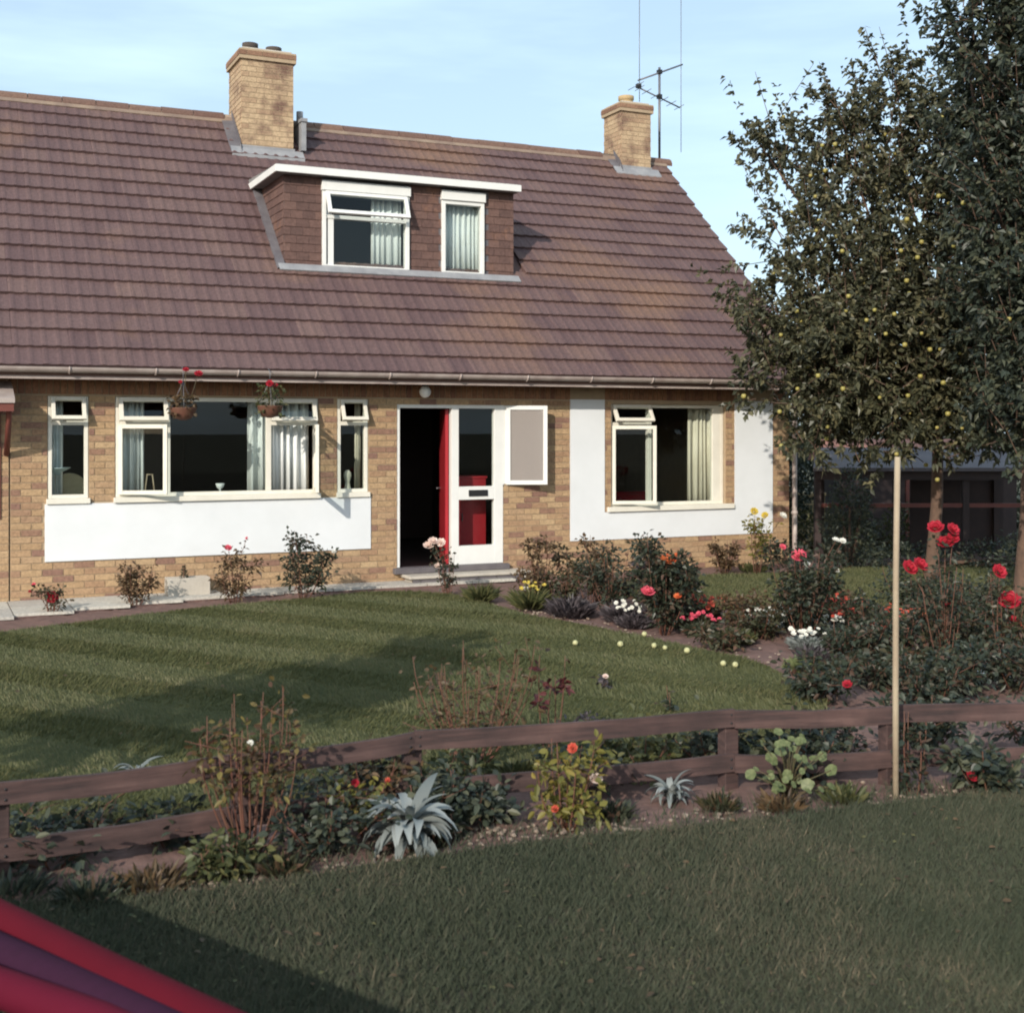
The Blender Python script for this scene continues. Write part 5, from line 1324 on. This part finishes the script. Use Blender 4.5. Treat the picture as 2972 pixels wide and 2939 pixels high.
shl = thing('garden_shelter', 'low dark open-fronted garden shelter with a grey roof', 'shelter', (12.1, -.75, 0), rz=-.435)
M['sheltwood'] = mat('shelter_wood', (.05, .032, .03), (.035, .025, .025), 6, .8)
M['sheltroof'] = mat('shelter_roof', (.15, .125, .13), (.10, .085, .095), 3, .85, .4, 30)
sr_ = MB()
sr_.add([(-1.55, -.15, 1.33), (1.75, -.15, 1.33), (1.75, 1.35, 1.60), (-1.15, 1.35, 1.60), (-1.55, -.15, 1.38), (1.75, -.15, 1.38), (1.75, 1.35, 1.65), (-1.15, 1.35, 1.65)], [(0, 3, 2, 1), (4, 5, 6, 7), (0, 1, 5, 4), (1, 2, 6, 5), (2, 3, 7, 6), (3, 0, 4, 7)])
sr_.build('roof', M['sheltroof'], shl)
for x in (-1.45, -.3, .7, 1.62): MB().box(x - .045, x + .045, -.04, .05, -.06, 1.329).build('post', M['sheltwood'], shl)
for x in (-1.1, 1.62): MB().box(x - .045, x + .045, 1.22, 1.31, -.06, 1.58).build('post', M['sheltwood'], shl)
MB().box(-1.404, 1.574, -.02, .03, .80, .86).build('rail', M['redwood'], shl)
MB().box(.30, 1.75, 1.30, 1.33, .0, 1.58).build('back_board', M['sheltwood'], shl)
MB().box(-1.5, 1.7, -.07, -.041, 1.20, 1.325).build('beam', M['sheltwood'], shl)
cwl = MB().box(-.45, .45, -.06, .06, -.1, .75).box(-.47, .47, -.08, .08, .751, .80)
tag(cwl.build('garden_wall', M['clay'], None, (13.2, 3.45, 0), (0, 0, -.43)), 'short cream wall between the house corner and the shelter', 'wall')
hut = thing('outbuilding', 'small outbuilding with a pinkish red roof beyond the shelter', 'outbuilding', (15.4, 2.6, 0), rz=-.435)
MB().box(-1.6, 1.6, 0, 1.8, -.06, 1.35).build('wall', M['sheltwood'], hut)
hr = MB().add([(-1.75, -.15, 1.33), (1.75, -.15, 1.33), (1.75, .9, 1.75), (-1.75, .9, 1.75), (-1.75, 1.95, 1.33), (1.75, 1.95, 1.33)], [(0, 1, 2, 3), (3, 2, 5, 4), (0, 3, 4), (1, 5, 2)])
hr.build('roof', mat('pink_roof', (.34, .16, .12), (.27, .12, .09), 5, .85, .4, 20), hut)
MB().box(-.4, .4, -.03, -.001, .0, 1.2).build('door', M['redwood'], hut)

# ------------------------------------------------------------------ red folding lounger in the near corner and the tree that shades the lawn
M['chairred'] = mat('red_canvas', (.082, .003, .010), (.07, .0028, .009), 4, .8, spec=.12)
M['chairpurple'] = mat('purple_canvas', (.035, .010, .026), (.03, .009, .022), 30, .9, spec=.1)
M['chairpink'] = mat('pink_canvas', (.092, .0045, .017), (.08, .004, .015), 4, .8, spec=.12)

# tree out of frame on the left; its crown throws the shade across the lawn
lg = thing('garden_lounger', 'padded red and purple garden lounger cut off by the near left corner', 'lounger', (-.9, -10.9, 0))
def roll(name, pts, r_, m, sq=1.0):
    V = [Vector(p) - Vector((-.9, -10.9, 0)) for p in pts]
    path_ = []
    for i in range(len(V) - 1):
        for t_ in np.linspace(0, 1, 6)[:-1]: path_.append(V[i].lerp(V[i + 1], t_))
    path_.append(V[-1])
    return MB().tube(path_, r_, 16).build(name, M[m], lg)
roll('padded_roll', [(-1.30, -9.85, .39), (-.865, -11.01, .45), (-.599, -11.686, .48), (-.398, -12.17, .50), (-.2, -12.7, .52)], .056, 'chairred')
roll('padded_roll', [(-1.42, -10.45, .37), (-.888, -11.443, .42), (-.662, -11.861, .45), (-.544, -12.156, .47), (-.35, -12.7, .49)], .052, 'chairpink')
roll('padded_strip', [(-1.36, -10.13, .355), (-.876, -11.225, .41), (-.63, -11.775, .44), (-.47, -12.16, .46), (-.28, -12.7, .48)], .072, 'chairpurple')
for p in ((-1.33, -10.2, .34), (-.30, -12.6, .45)):
    for s_ in (-.06, .06): MB().tube([(p[0] + .9 + s_, p[1] + 10.9, 0), (p[0] + .9 + s_ * .7, p[1] + 10.9, p[2])], .014, 8).build('leg', M['alu'], lg)

tree('tree', 'young tree left of the verge whose crown shades the lawn', (-2.19, -9.80), [(-2.09, -9.75, 2.2, .5), (-1.89, -9.45, 2.7, .5), (-2.34, -9.95, 2.7, .5), (-2.14, -9.65, 3.15, .4), (-2.94, -9.85, 2.0, .5), (-2.84, -9.55, 2.5, .45), (-3.44, -9.65, 2.1, .4)], 420, 22, 'appleleaf', .09, .04, (-2.19, -9.80, 1.4), 9)
